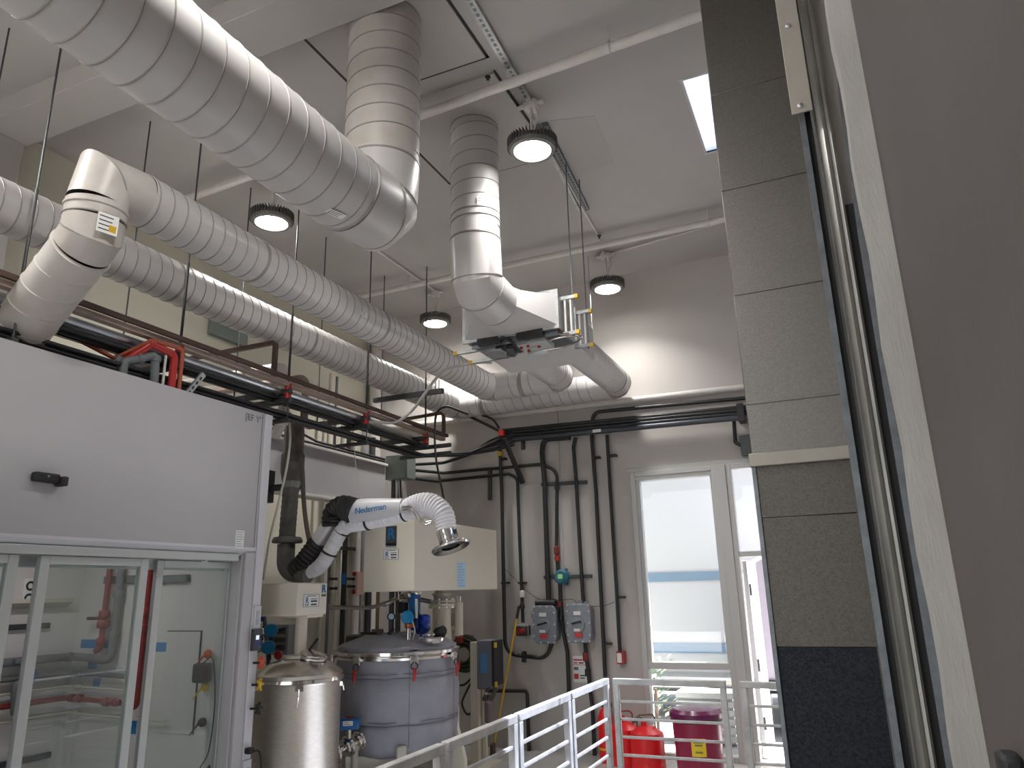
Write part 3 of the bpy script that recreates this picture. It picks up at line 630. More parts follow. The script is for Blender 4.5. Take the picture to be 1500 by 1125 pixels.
t = T('slotted_brace', 'slanting slotted brace between cabinet roof and silver pipe', 'brace', q(275,572,-4.02)); strut(MB(), q(273,576,-4.02)[:2]+(3.06,), q(298,548,-4.02), .04, .02, up=(1,0,0)).build('channel', [GALV, BLK], t)
tag(MB().box(LX, LX+.06, 5.32, 5.84, 4.34, 4.52).build('wall_grille', JBOX, bevel=.005), 'flat grey louvre box high on the cream wall', 'grille')

# ================================================================== WALK-IN CABINET (left)
HXF, HY1, HT, HB = -4.0, 4.43, 3.08, 2.05
hy0 = .6
h = T('fume_cabinet', 'huge white walk-in cabinet with sliding glass sashes at left', 'cabinet', (HXF, HY1, 0))
MB().box(HXF-.03, HXF, hy0, 4.345, HB, HT).build('upper_panel', HOOD, h, bevel=.003)
MB().box(-5.72, HXF-.03, hy0, HY1-.01, HT-.04, HT-.005).build('roof', HOOD, h)
b = MB(); b.prism([(4.35,0),(4.43,0),(4.43,HT),(4.35,HT)], 'x', HXF-.07, HXF+.004); b.build('corner_post', HOODT, h, bevel=.005)
b = MB(); b.prism([(HXF-.05,HB+.005),(HXF+.002,HB+.005),(HXF+.002,HB-.012),(HXF-.05,HB-.055)], 'y', hy0, 4.345); b.build('hem', HOODT, h, smooth=10)
MB().box(-5.7, HXF-.08, 4.25, 4.42, 0, HT-.04).build('end_wall', HIN, h)
MB().box(-5.725, -5.70, hy0, 4.25, 0, HT-.04).build('back_liner', HIN, h)
MB().box(-5.7, HXF-.08, hy0, 4.25, 2.32, 2.35).build('inner_ceiling', HIN, h)
MB().box(-5.7, HXF-.06, hy0-.02, hy0, 0, HT-.04).build('far_end_wall', HIN, h)
b = MB(); b.box(HXF-.11, HXF-.005, 4.255, 4.35, 0, HB-.03).box(HXF-.14, HXF-.03, 4.238, 4.256, 0, HB-.03); b.build('jamb', mat('grey_jamb', (.46,.45,.47), .45), h, bevel=.006)
MB().box(HXF-.17, HXF-.02, hy0, 4.2, HB-.095, HB-.045).box(HXF-.17, HXF-.15, hy0, 4.2, HB-.16, HB-.08).build('head_track', ALU, h, bevel=.003)
def sash(y0, y1, x, wr=.055, d=.028, z1=HB-.10):
    p = MB(); w_ = .055
    p.box(x-d, x+d*.5, y0, y0+w_, 0, z1).box(x-d, x+d*.5, y1-wr, y1, 0, z1).box(x-.012, x+.012, y0+w_, y1-wr, z1-.045, z1).box(x-.012, x+.012, y0+w_, y1-wr, .0, .06)
    f = p.build('sash_frame', ALU, h, bevel=.003)
    MB().box(x-.003, x+.003, y0+w_-.005, y1-wr+.005, .05, z1-.04).build('sash_pane', GLASS, f, smooth=0)
sash(1.55, 2.625, -4.055); sash(2.745, 3.45, -4.055); sash(3.585, 4.25, -4.130, .028, .02)
tt = text("[EF Y'", 'pencilled_letters', mat('grey_pencil', (.16,.16,.18), .7), h, P(371,613,X=HXF+.002), (0,1,0), (0,0,1), .05)
sticker(P(351,790,X=HXF+.001), (0,1,0), (0,0,1), .085, .125, parent=h, rows=7, ink=mat('teal_print', (.12,.33,.36), .6))
for x, y in ((377,703),(369,799),(386,612)): MB().disc(P(x,y,X=HXF+.002),(1,0,0),.007,.004,10).build('screw', GALV, h)
MB().box(HXF, HXF+.001, 4.318, 4.322, HB, HT-.01).build('panel_seam', INK, h)
for x,y,wd in ((160,807,.06),(300,816,.05)): sticker(P(x,y+5,X=-4.040), (0,1,0), (0,0,1), wd, .022, parent=h, rows=1)
# black latch on the panel
c_ = P(67,702,X=HXF); t = T('latch', 'black moulded latch sticking out of the white cabinet front', 'latch', tuple(c_))
MB().box(HXF, HXF+.05, c_.y-.09, c_.y+.055, c_.z-.022, c_.z+.03).build('body', RUB, t, bevel=.012, bseg=3)
MB().box(HXF, HXF+.075, c_.y+.05, c_.y+.085, c_.z-.035, c_.z+.018).build('grip', RUB, t, bevel=.008); MB().disc((HXF+.05,c_.y-.02,c_.z+.01),(1,0,0),.006,.003,8).build('screw', GALV, t)
# things on the corner post
def onpost(px, py): c_ = P(px, py, X=HXF+.004); return V((HXF+.004, 4.39, c_.z))
def knob(px, py, m, lab):
    c_ = onpost(px, py); t = T('gas_tap', lab, 'valve', tuple(c_), None)
    MB().cyl(c_, c_+V((.035,.02,0)), .008, 8).build('spindle', RUB, t)
    b = MB(); e = c_+V((.04,.025,0)); b.lathe([(.014,0),(.02,.006),(.02,.016),(.012,.022)], e, (1,.5,0), 12)
    for i in range(5):
        a = 2*PI*i/5; d = V((-.45*math.cos(a)*.5, .9*math.cos(a), math.sin(a))).normalized(); b.cyl(e+V((.01,.005,0))+d*.012, e+V((.01,.005,0))+d*.042, .008, 8, .011)
    b.build('star_handle', m, t)
knob(386,969,ORG,'orange star shaped knob on the cabinet corner post'); knob(382,1001,YEL,'yellow star shaped knob on the cabinet corner post'); knob(377,1036,RUB,'black star shaped knob on the cabinet corner post')
c_ = onpost(372,937); t = T('airflow_monitor', 'small dark monitor with lit window on the cabinet corner post', 'monitor', tuple(c_))
MB().box(c_.x, c_.x+.03, 4.345, 4.425, c_.z-.075, c_.z+.075).build('case', CHARC, t, bevel=.005); MB().box(c_.x+.03, c_.x+.032, 4.37, 4.40, c_.z+.0, c_.z+.03).build('screen', LCDW, t); MB().box(c_.x+.03, c_.x+.032, 4.36, 4.41, c_.z-.04, c_.z-.015).build('button_strip', NAVY, t)
c_ = onpost(376,905); t = T('switch_plate', 'tall white switch plate above the small dark monitor', 'switch', tuple(c_))
MB().box(c_.x, c_.x+.01, 4.36, 4.43, c_.z-.085, c_.z+.085).build('plate', HOODT, t, bevel=.003); MB().box(c_.x+.01, c_.x+.016, 4.38, 4.41, c_.z-.05, c_.z+.05).build('rocker', HOOD, t, bevel=.003)
c_ = onpost(366,1098); t = T('power_plug', 'black plug with trailing cord at the foot of the corner post', 'plug', tuple(c_))
MB().box(c_.x, c_.x+.05, 4.36, 4.41, c_.z-.02, c_.z+.02).build('plug_body', RUB, t, bevel=.008); MB().tube(crv([(c_.x+.05,4.39,c_.z),(c_.x+.09,4.42,c_.z-.02),(c_.x+.10,4.43,c_.z-.2),(c_.x+.1,4.42,c_.z-.6)]),.006,8).build('cord', RUB, t)
t = T('outlet', 'white socket outlet below the black plug on the corner post', 'outlet', (c_.x,4.39,c_.z-.12)); MB().box(c_.x, c_.x+.01, 4.35, 4.43, c_.z-.2, c_.z-.06).build('plate', HOODT, t, bevel=.003); MB().box(c_.x+.01, c_.x+.012, 4.375, 4.405, c_.z-.15, c_.z-.11).build('sockets', INK, t)
# piping inside the cabinet
EY, LB = 4.25, -5.70
def iv(x, y, off=.05): p = P(x, y, Y=EY-off); return p
def ib_(x, y, off=.05): return P(x, y, X=LB+off)
def inpipe(nm, lab, pts, r, m, fits=(), fm=None, cat='pipe'):
    t = T(nm, lab, cat, tuple(V(pts[0]))); MB().tube(arc(pts,.05,5), r, 12).build('pipe', m, t)
    for c_, ax, k in fits: MB().lathe([(r*k*.85,-.03),(r*k,-.02),(r*k,.02),(r*k*.85,.03)], c_, ax, 12).build('fitting', fm or m, t)
    return t
X1, X2 = -5.33, -5.20
t = inpipe('red_pipe', 'red vertical pipe with valve inside the glazed cabinet', [(X1,4.19,2.32),(X1,4.19,1.35),(X1-.05,4.19,1.33)], .022, DRED, [((X1,4.19,1.60),(0,0,1),1.9),((X1,4.19,1.53),(0,0,1),2.1),((X1,4.19,1.40),(0,0,1),1.7)])
MB().box(X1-.16,X1-.03,4.16,4.19,1.56,1.585).build('black_lever', RUB, t, bevel=.006)
t = inpipe('grey_pipe', 'grey vertical plastic pipe next to the red one in the cabinet', [(X2,4.19,2.32),(X2,4.19,1.27),(LB+.06,4.19,1.29),(LB+.06,2.4,1.29)], .030, GREYP, [((X2,4.19,1.75),(0,0,1),1.3),((X2,4.19,1.45),(0,0,1),1.3),((X2-.1,4.19,1.275),(1,0,0),1.25),((LB+.09,4.15,1.29),(1,0,0),1.2)])
inpipe('grey_pipe', 'grey horizontal pipe, second down, along the cabinet liner', [(-4.9,4.20,1.15),(LB+.05,4.20,1.17),(LB+.05,2.4,1.17)], .018, GREYP, [((-5.55,4.20,1.165),(1,0,0),1.4)])
inpipe('cream_pipe', 'thin cream pipe between grey and red pipes in the cabinet', [(-4.9,4.21,1.05),(LB+.04,4.21,1.07),(LB+.04,2.4,1.07)], .009, CREAMD, [((-5.55,4.21,1.065),(1,0,0),2)])
inpipe('red_pipe', 'dark red horizontal pipe low across the cabinet liner', [(-5.05,4.19,.97),(LB+.06,4.19,.99),(LB+.06,2.4,.99)], .020, DRED, [((-5.58,4.19,.99),(1,0,0),1.5),((-5.50,4.19,.99),(1,0,0),1.5),((-5.2,4.19,.975),(1,0,0),1.7),((-5.1,4.19,.975),(1,0,0),1.5)])
inpipe('cream_pipe', 'thin cream pipe lowest of those on the cabinet liner', [(-4.6,4.21,.86),(LB+.04,4.21,.88),(LB+.04,2.4,.88)], .009, CREAMD, [((-5.55,4.21,.88),(1,0,0),2)])
t = inpipe('red_pipe', 'second red pipe seen between the two green sash edges', [(-4.885,4.19,2.32),(-4.885,4.19,.95),(-4.95,4.19,.95)], .024, DRED, [((-4.885,4.19,1.62),(0,0,1),1.9),((-4.885,4.19,1.5),(0,0,1),1.7)])
for x0_, x1_, z, lb in ((-5.42,-4.95,1.86,'slotted channel behind the red and grey pipes in the cabinet'),(-4.85,-4.53,1.85,'slotted channel on the cabinet end wall right of the pipes')):
    tag(strut(MB(), (x0_,4.235,z), (x1_,4.235,z), .04,.055,up=(0,0,1)).build('wall_strut', [DARKG, BLK]), lb, 'strut')
for (x,z,w_,hh,lb) in ((-5.45,1.38,.36,.065,'long strip of blue tape left of the cabinet pipes'),(-4.88,1.36,.40,.065,'strip of blue tape right of the cabinet pipes'),(-5.47,1.225,.10,.06,'small blue tape square under the long tape strip'),(-5.40,1.10,.08,.06,'lower small blue tape square on the cabinet liner'),(-4.98,.80,.10,.09,'lowest blue tape square near the sash post')):
    tag(MB().box(x-w_/2,x+w_/2,EY-.003,EY-.001,z-hh/2,z+hh/2).build('tape_strip', TAPE), lb, 'tape')
tag(MB().box(LB+.001,LB+.03,2.6,4.0,1.51,1.55).build('dark_slot', CHARC), 'dark horizontal slot in the cabinet back liner', 'slot')
tag(MB().box(LB+.001,LB+.03,2.6,4.15,.575,.615).build('dark_slot', CHARC), 'dark slot low in the cabinet back liner', 'slot')
tag(MB().prism([(LB,1.66),(LB+.10,1.70),(LB+.10,1.73),(LB,1.73)],'y',2.4,4.12).build('baffle', CREAMD), 'cream baffle ledge over the dark slot in the cabinet', 'ledge')
t = T('access_cover', 'flat cover plate outlined on the cabinet end wall', 'cover', (-4.53,EY,1.1)); MB().box(-4.70,-4.37,EY-.008,EY,.78,1.47).build('plate', HIN, t, bevel=.003); MB().box(-4.37,-4.362,EY-.010,EY,.78,1.475).box(-4.70,-4.362,EY-.010,EY,1.47,1.476).build('edge_shadow_strip', CHARC, t)  # dark strips stand in for the shadow along the cover edge
c_ = P(293,985,Y=4.18); t = T('sensor_box', 'black box with looping cord hung inside the cabinet right side', 'box', tuple(c_))
MB().box(c_.x-.06,c_.x+.06,4.16,4.24,c_.z-.07,c_.z+.06).build('case', RUB, t, bevel=.015)
MB().tube(crv([(c_.x+.02,4.18,c_.z+.06),(c_.x+.1,4.19,c_.z+.09),(c_.x+.14,4.2,c_.z-.2),(c_.x+.12,4.2,c_.z-.5),(c_.x+.05,4.2,c_.z-.62),(c_.x+.1,4.19,c_.z-.66),(c_.x+.15,4.19,c_.z-.6),(c_.x+.12,4.2,c_.z-.9)]),.005,6).build('cord', RUB, t)
for dz, m, lb in ((.12,ORG,'orange knob valve just above the black box'),(-.10,YEL,'yellow knob valve just below the black box'),(-.33,RUB,'black knob valve well below the black box')):
    k = T('gas_tap', lb, 'valve', (c_.x+.02,4.2,c_.z+dz)); MB().lathe([(.012,0),(.03,.01),(.03,.03),(.015,.05)],(c_.x+.02,4.24,c_.z+dz),(0,-1,0),12).build('knob', m, k); MB().cyl((c_.x+.02,4.19,c_.z+dz),(c_.x-.06,4.19,c_.z+dz-.08),.008,8,.005).build('nozzle', m, k)
c_ = ib_(22,990); t = T('valve', 'grey valve with blue tag and red handle at far left of the cabinet', 'valve', tuple(c_))
MB().tube(arc([(LB+.1,c_.y-.06,c_.z+.10),(LB+.1,c_.y+.06,c_.z+.09),(LB+.1,c_.y+.07,c_.z-.04),(LB+.1,c_.y-.03,c_.z-.05),(LB+.1,c_.y,c_.z-.26)],.03,3),.022,10).build('body', GREYP, t); MB().box(LB+.07,LB+.13,c_.y+.04,c_.y+.10,c_.z-.05,c_.z+.04).build('blue_tag', BLUE, t); MB().box(LB+.07,LB+.15,c_.y-.0,c_.y+.06,c_.z-.2,c_.z-.1).build('red_handle', RED, t, bevel=.01)
t = T('socket', 'black and white double socket at the left edge behind the glass', 'outlet', (LB,3.8,1.78)); MB().box(LB,LB+.012,3.76,3.86,1.68,1.88).build('plate', PAPER, t)
for z in (1.735,1.825): MB().torus((LB+.015,3.81,z),(1,0,0),.028,.008,16,6).build('socket_ring', INK, t)
ll = bpy.data.lights.new('cabinet_fill_light','AREA'); ll.shape='RECTANGLE'; ll.size=.9; ll.size_y=.12; ll.energy=4; ll.color=(1,.95,.95)  # fill light added inside the cabinet, no lamp is seen there
lt = T('added_cabinet_lamp', 'slim unseen tube lamp added under the inner ceiling to brighten the glazed cabinet', 'lamp', (-4.9,3.3,2.29)); MB().box(-4.98,-4.82,2.7,3.9,2.285,2.32).build('housing', HOODT, lt)
lo = bpy.data.objects.new('cabinet_fill_light', ll); COL.objects.link(lo); lo.location=(0,0,-.02); lo.rotation_euler=(0,0,PI/2); lo.parent=lt

# ================================================================== PROCESS VESSELS
def logo_r(parent, at, right, up, s, m=LOGO, ground=None, word=True):
    """the maker's plate: a blue block with a big R over the word"""
    R, U = V(right).normalized(), V(up).normalized(); N = R.cross(U); Rm = Matrix((R,U,N)).transposed(); at = V(at)
    if ground: MB().cb(at+N*.0008, (s*.9, s*1.35, .0014), Rm).build('logo_ground', ground, parent, smooth=0)
    text('R', 'logo_letter', m, parent, at+N*.002+U*s*.13, R, U, s*.72, bold=.03)
    if word: text('ROSS', 'logo_word', INK if not ground or ground is PAPER else PAPER, parent, at+N*.002-U*s*.49, R, U, s*.2, bold=.02)
def nameplate(parent, at, right, up, w, h_):
    R, U = V(right).normalized(), V(up).normalized(); N = R.cross(U); Rm = Matrix((R,U,N)).transposed(); at = V(at)
    MB().cb(at+N*.0008,(w,h_,.0014),Rm).build('nameplate', PAPER, parent, smooth=0)
    b = MB()
    for dx,dy,ww,hh in ((0,h_*.46,w*.96,h_*.03),(0,-h_*.46,w*.96,h_*.03),(-w*.48,0,w*.02,h_*.92),(w*.48,0,w*.02,h_*.92),(w*.17,h_*.12,w*.4,h_*.05),(w*.17,-h_*.05,w*.4,h_*.12),(w*.17,-h_*.3,w*.36,h_*.12),(0,h_*.34,w*.6,h_*.05)): b.cb(at+R*dx+U*dy+N*.0018,(ww,hh,.0008),Rm)
    b.build('plate_print', INK, parent, smooth=0); text('R','plate_letter', LOGO, parent, at-R*w*.27+N*.002, R, U, h_*.45, bold=.02)
    text('ROSS','plate_word', INK, parent, at-R*w*.27-U*h_*.32+N*.002, R, U, h_*.12)
# --- stainless vessel with small mixer head
TX, TY, TR = -4.02, 4.93, .325
t = T('steel_tank', 'shiny stainless steel tank standing beside the cabinet corner post', 'tank', (TX, TY, 0))
MB().lathe([(TR-.01,.18),(TR,.24),(TR,1.055),(TR+.01,1.07)], (TX,TY,0), (0,0,1), 64).build('shell', STEELB, t)
MB().lathe([(TR+.008,1.068),(TR+.02,1.075),(TR+.02,1.095),(TR+.008,1.10)], (TX,TY,0), (0,0,1), 64).build('rim', CHROME, t)
MB().lathe([(TR+.008,1.10),(TR+.012,1.125),(TR-.02,1.155),(.22,1.205),(.12,1.235),(.03,1.24)], (TX,TY,0), (0,0,1), 64).build('domed_lid', STEEL, t)
for a in (0,120,240): MB().cyl((TX+.27*math.cos(math.radians(a)),TY+.27*math.sin(math.radians(a)),0),(TX+.27*math.cos(math.radians(a)),TY+.27*math.sin(math.radians(a)),.25),.025,12).build('leg', STEEL, t)
mp = P(456,969,Y=4.95); mc = V((mp.x, mp.y, 1.20)); ax = V((.25,-.05,1)).normalized()
m_ = MB(); m_.lathe([(.105,-.06),(.105,.035),(.12,.04),(.12,.055),(.105,.06)], mc, ax, 36); mw = m_.build('manway', CHROME, t)
MB().lathe([(.10,.06),(.10,.07),(.06,.085),(.01,.088)], mc, ax, 36).build('cover', STEEL, mw); MB().bar(mc+ax*.085+V((-.05,0,0)), mc+ax*.15+V((.02,0,.03)), .02,.012).build('black_handle', RUB, mw); MB().cyl(mc+V((.10,-.02,.03)),mc+V((.15,-.03,.05)),.014,8).build('wing_nut', CHROME, mw)
fa = math.atan2(-TY, -TX) + .02
def onr(R, a, z, cx=TX, cy=TY): return V((cx+R*math.cos(a), cy+R*math.sin(a), z))
b = MB(); b.cb(onr(TR+.012,fa,1.04),(.02,.06,.03),Matrix.Rotation(fa,3,'Z')); b.tube([onr(TR+.02,fa,1.04),onr(TR+.03,fa,.99),onr(TR+.02,fa-.03,.92)],.007,8); b.build('lid_clamp', CHROME, t)
for da in (-1.3, 1.3): b = MB(); b.cb(onr(TR+.012,fa+da,1.04),(.02,.06,.03),Matrix.Rotation(fa+da,3,'Z')); b.tube([onr(TR+.02,fa+da,1.04),onr(TR+.03,fa+da,.99)],.007,8); b.build('lid_clamp', CHROME, t)
t = T('mixer_head', 'small cream mixer head on a round post above the steel tank', 'mixer', (TX, TY, 1.24))
MB().box(-4.62,-3.85,4.66,5.02,1.555,1.80).build('drive_box', CREAM, t, bevel=.012, bseg=3)
MB().cyl((TX,TY,1.24),(TX,TY,1.55),.047,24).build('post', CREAM, t); MB().box(TX-.13,TX+.13,TY-.1,TY+.1,1.535,1.557).build('mounting_plate', CREAM, t, bevel=.004)
MB().lathe([(.13,0),(.13,.02),(.05,.025)],(TX,TY,1.235),(0,0,1),24).build('foot_flange', CREAM, t)
nameplate(t, (-3.848,4.82,1.665), (0,1,0), (0,0,1), .19, .10); logo_r(t, (-3.848,4.97,1.74), (0,1,0), (0,0,1), .08, ground=None)
# instrument cluster between cabinet post and mixer post
c0 = P(392,935,Y=5.3); t = T('instrument_cluster', 'pair of blue headed instruments in dark fittings left of the mixer post', 'instrument', tuple(c0))
for px, py in ((397,923),(393,948)):
    c_ = P(px,py,Y=5.15); k = MB().lathe([(.03,-.06),(.045,-.05),(.055,-.02),(.055,.03),(.048,.045),(.01,.05)], c_, (.5,-.85,.0), 20).build('blue_head', CYAN, t)
    MB().cyl(c_+V((.05,.05,0)),c_+V((.13,.02,.01)),.012,10).build('gland', RUB, k); MB().cyl(c_,c_+V((-.04,.06,-.10)),.022,10).build('neck', CHARC, k)
for i in range(9):
    c_ = P(random.uniform(378,394),random.uniform(892,955),Y=5.3); MB().lathe([(.02,-.03),(.03,-.02),(.03,.02),(.018,.03)],c_,(random.uniform(-1,1),random.uniform(-1,1),random.uniform(-1,1)),8).build('fitting', random.choice([CHARC,RUB,STEEL,NAVY]), t)
MB().tube(crv([P(386,896,Y=5.35),P(390,930,Y=5.33),P(393,965,Y=5.33),P(392,1010,Y=5.33)]),.018,10).build('manifold_pipe', CHARC, t)
c_ = P(410,937,Y=5.5); k = T('control_cabinet', 'dim grey control box behind the blue instruments', 'box', tuple(c_)); MB().box(c_.x-.09,c_.x+.09,5.5,5.62,c_.z-.13,c_.z+.13).build('case', mat('dim_grey_enamel', (.22,.22,.22), .5), k, bevel=.008)
for dz in (.07,.0,-.07): MB().box(c_.x-.06,c_.x+.06,5.493,5.5,c_.z+dz-.02,c_.z+dz+.02).build('module', CHARC, k)
c_ = P(408,960,Y=5.2); tag(MB().lathe([(.012,-.03),(.035,-.02),(.035,.015),(.02,.03)],c_,(.5,-.85,0),14).build('stop_button', RED), 'small dark red mushroom button beside the steel tank lid', 'button')
# --- jacketed vessel
GX, GY, GR = -3.93, 6.2, .55
jt = t = T('jacketed_tank', 'big round tank wrapped in quilted grey jacket', 'tank', (GX, GY, 0))
b = MB(); n = 96; prof = [(.28,.34),(.42,.36),(.52,.40),(GR-.01,.44),(GR+.005,.52),(GR+.012,.60),(GR,.625),(GR-.004,.63),(GR+.012,.65),(GR+.018,.75),(GR+.015,.88),(GR+.005,.985),(GR-.005,1.0),(GR,1.01),(GR+.004,1.03),(GR,1.09),(GR-.008,1.14)]
vs = []
for i,(r,z) in enumerate(prof):
    for j in range(n):
        a = 2*PI*j/n; k = .006*math.sin(a*9+z*3)+.004*math.sin(a*23+z*17)+.003*math.sin(a*5-z*30)
        vs.append((GX+(r+k)*math.cos(a), GY+(r+k)*math.sin(a), z+.004*math.sin(a*7+i)))
b.add(vs, [(i*n+j,i*n+(j+1)%n,(i+1)*n+(j+1)%n,(i+1)*n+j) for i in range(len(prof)-1) for j in range(n)]); b.build('insulating_jacket', JACK, t, smooth=60)
b = MB()
for z in (1.0,1.035,.628,.655):
    b.tube([onr(GR+.013+.004*math.sin(i*.9),2*PI*i/64,z+.004*math.sin(i*1.3),GX,GY) for i in range(65)],.0035,6,False)
for da in (-1.0,.05,.95): b.tube([onr(GR+.022,fa+da,z,GX,GY) for z in (.46,.6,.63,.75,.88,.98,1.02,1.12)],.0025,5)
b.build('stitched_strap', mat('jacket_seam', (.17,.17,.19), .8), t)
MB().lathe([(GR-.02,1.13),(GR+.025,1.145),(GR+.03,1.165),(GR+.01,1.175),(GR+.03,1.185),(GR+.03,1.21),(GR-.01,1.225)], (GX,GY,0), (0,0,1), 80).build('steel_rim', CHROME, t)
b = MB(); prof = [(GR-.005,1.215),(GR+.0,1.245),(GR-.08,1.28),(.3,1.325),(.15,1.34),(.02,1.345)]; vs = []
for i,(r,z) in enumerate(prof):
    for j in range(n):
        a = 2*PI*j/n; vs.append((GX+r*math.cos(a), GY+r*math.sin(a), z+.008*math.sin(a*6+i)+.006*math.sin(a*15+i*2)))
b.add(vs, [(i*n+j,i*n+(j+1)%n,(i+1)*n+(j+1)%n,(i+1)*n+j) for i in range(len(prof)-1) for j in range(n)]); b.build('padded_lid', JACK, t, smooth=60)
va = math.atan2(-GY, -GX)
for da in (-85,-35,14,59,110):
    a = va + math.radians(da); q_ = MB(); q_.cb(onr(GR+.04,a,1.15,GX,GY),(.035,.07,.07),Matrix.Rotation(a,3,'Z')); c1 = q_.build('rim_clamp', STEEL, t, bevel=.006)
    MB().torus(onr(GR+.06,a,1.10,GX,GY),onr(1,a,0,0,0),.028,.006,14,6).build('clamp_ring', CHARC, c1)
    MB().tube([onr(GR+.065,a,1.085,GX,GY),onr(GR+.075,a,1.05,GX,GY),onr(GR+.07,a-.015,.98,GX,GY)],[.012,.018,.008],8).build('red_handle', RED, c1)
for da in (5,125,245):
    a = va + math.radians(da); p_ = MB(); p_.cb(onr(GR+.0,a,.24,GX,GY),(.07,.085,.48),Matrix.Rotation(a,3,'Z')); p_.build('leg', CREAMD, t, bevel=.015)
# outlet valve train between the tanks
c_ = P(508,1060,Y=5.55); t = T('valve_train', 'steel valve train with blue actuator between the two tanks', 'valve', tuple(c_))
v0 = P(545,1075,Y=5.75); v1 = P(480,1108,Y=5.35); dv = (v1-v0).normalized(); L = (v1-v0).length
MB().cyl(v0,v1,.03,16).build('pipe', STEEL, t)
for f_, r in ((0,.085),(.12,.07),(.3,.08),(.36,.065),(.55,.085),(.62,.07),(.85,.09),(.98,.085)): MB().lathe([(r*.8,-.016),(r,-.01),(r,.01),(r*.8,.016)],v0+dv*L*f_,dv,24).build('flange', CHROME, t)
ba = P(512,1060,Y=5.5); MB().cb(ba,(.17,.10,.09),Matrix.Rotation(.5,3,'Z')).build('blue_actuator', BLUE, t, bevel=.02, bseg=3)
sticker(ba+V((.03,-.064,.012)), (math.cos(.5),math.sin(.5),0), (0,0,1), .08, .035, parent=t, rows=2); MB().cyl(ba-V((0,0,.11)),ba,.02,12).build('stem', STEEL, t)
MB().box(ba.x-.02,ba.x+.03,ba.y-.02,ba.y+.02,ba.z+.045,ba.z+.055).build('red_lever', RED, t); MB().tube(crv([ba+V((-.09,-.03,0)),ba+V((-.17,-.03,-.06)),ba+V((-.2,0,-.2))]),.006,6).build('air_line', CORD, t)
MB().bar(v0+dv*L*.95+V((0,0,.03)),v0+dv*L*.95+V((-.03,-.02,.12)),.02,.01).build('yellow_tag', YEL, t); MB().tube([v0+dv*L*.4,v0+dv*L*.4-V((0,0,.5))],.03,12).build('drain_leg', CREAMD, t)
# --- big mixer head and its column
t = T('mixer_head', 'large cream mixer head box hanging over the jacketed tank', 'mixer', (-3.65, 6.2, 1.72))
hx0, hx1, h0, h1 = -3.93, -3.4, 5.62, 7.3
b = MB(); b.prism([(h0,1.72),(h1,1.72),(h1,2.33),(h0,2.335)], 'x', hx0, hx1); b.build('drive_box', CREAM, t, bevel=.01, bseg=3)
nameplate(t, P(573,812,Y=h0-.002), (1,0,0), (0,0,1), .155, .095)
lg = P(573,785,Y=h0-.002); logo_r(t, (lg.x, h0-.002, lg.z), (1,0,0), (0,0,1), .125, m=LOGO, ground=CHARC, word=False); text('ROSS','logo_word', INK, t, (lg.x,h0-.005,lg.z-.075), (1,0,0),(0,0,1), .028, bold=.03)
MB().box(lg.x-.056,lg.x+.056,h0-.0035,h0,lg.z-.098,lg.z-.058).build('word_band', mat('plate_grey', (.3,.33,.33), .5), t)
pl_ = P(676,842,X=hx1+.002); sticker(pl_, (0,1,0),(0,0,1), .17,.24, name='notice_sheet', parent=t, m=PAPERB, rows=9, ink=mat('pale_print', (.18,.36,.56), .6))
cc_ = V((-3.67,7.0,0))
cp = P(647,900,Y=6.75); t = T('support_column', 'cream flanged column under the back of the large mixer head', 'column', (cp.x, 6.75, 0))
MB().cyl((cp.x,6.75,0),(cp.x,6.75,1.60),.092,28).build('column', CREAM, t); MB().lathe([(.12,1.56),(.135,1.57),(.135,1.595),(.10,1.60)],(cp.x,6.75,0),(0,0,1),28).build('flange', CREAM, t)
MB().lathe([(.14,1.605),(.14,1.625),(.08,1.63),(.08,1.67),(.1,1.675),(.1,1.69),(.07,1.695),(.07,1.72)],(cp.x,6.75,0),(0,0,1),28).build('bearing', CREAMD, t)
for i in range(10): a = 2*PI*i/10; MB().cyl((cp.x+.122*math.cos(a),6.75+.122*math.sin(a),1.55),(cp.x+.122*math.cos(a),6.75+.122*math.sin(a),1.64),.009,8).build('bolt', STEEL, t)
cp2 = P(672,905,Y=6.95); t = T('air_cylinder', 'slim cream cylinder right of the flanged column', 'cylinder', (cp2.x,6.95,1.3)); MB().cyl((cp2.x,6.95,1.28),(cp2.x,6.95,1.60),.045,18).build('barrel', CREAM, t); MB().cyl((cp2.x-.02,6.95,1.6),(cp2.x-.02,6.95,1.66),.008,8).cyl((cp2.x+.02,6.95,1.6),(cp2.x+.02,6.95,1.66),.008,8).build('port', CHROME, t)
MB().tube(arc([(cp2.x,6.95,1.35),(cp2.x-.09,6.93,1.35),(cp2.x-.09,6.93,.6)],.03,4),.02,10).build('feed_pipe', CREAM, t); MB().box(cp2.x-.10,cp2.x+.0,6.97,7.0,1.3,1.5).build('mounting_plate', CREAMD, t); MB().box(cp2.x-.16,cp2.x-.02,6.86,7.0,.0,.62).build('pump_base', CREAM, t, bevel=.01)
b = MB(); b.prism([(-3.52,0),(-3.36,0),(-3.36,.25),(-3.50,.72),(-3.52,.95)],'y',6.45,6.5); tag(b.build('gusset_plate', CREAM), 'tapering cream gusset plate right of the jacketed tank', 'plate')
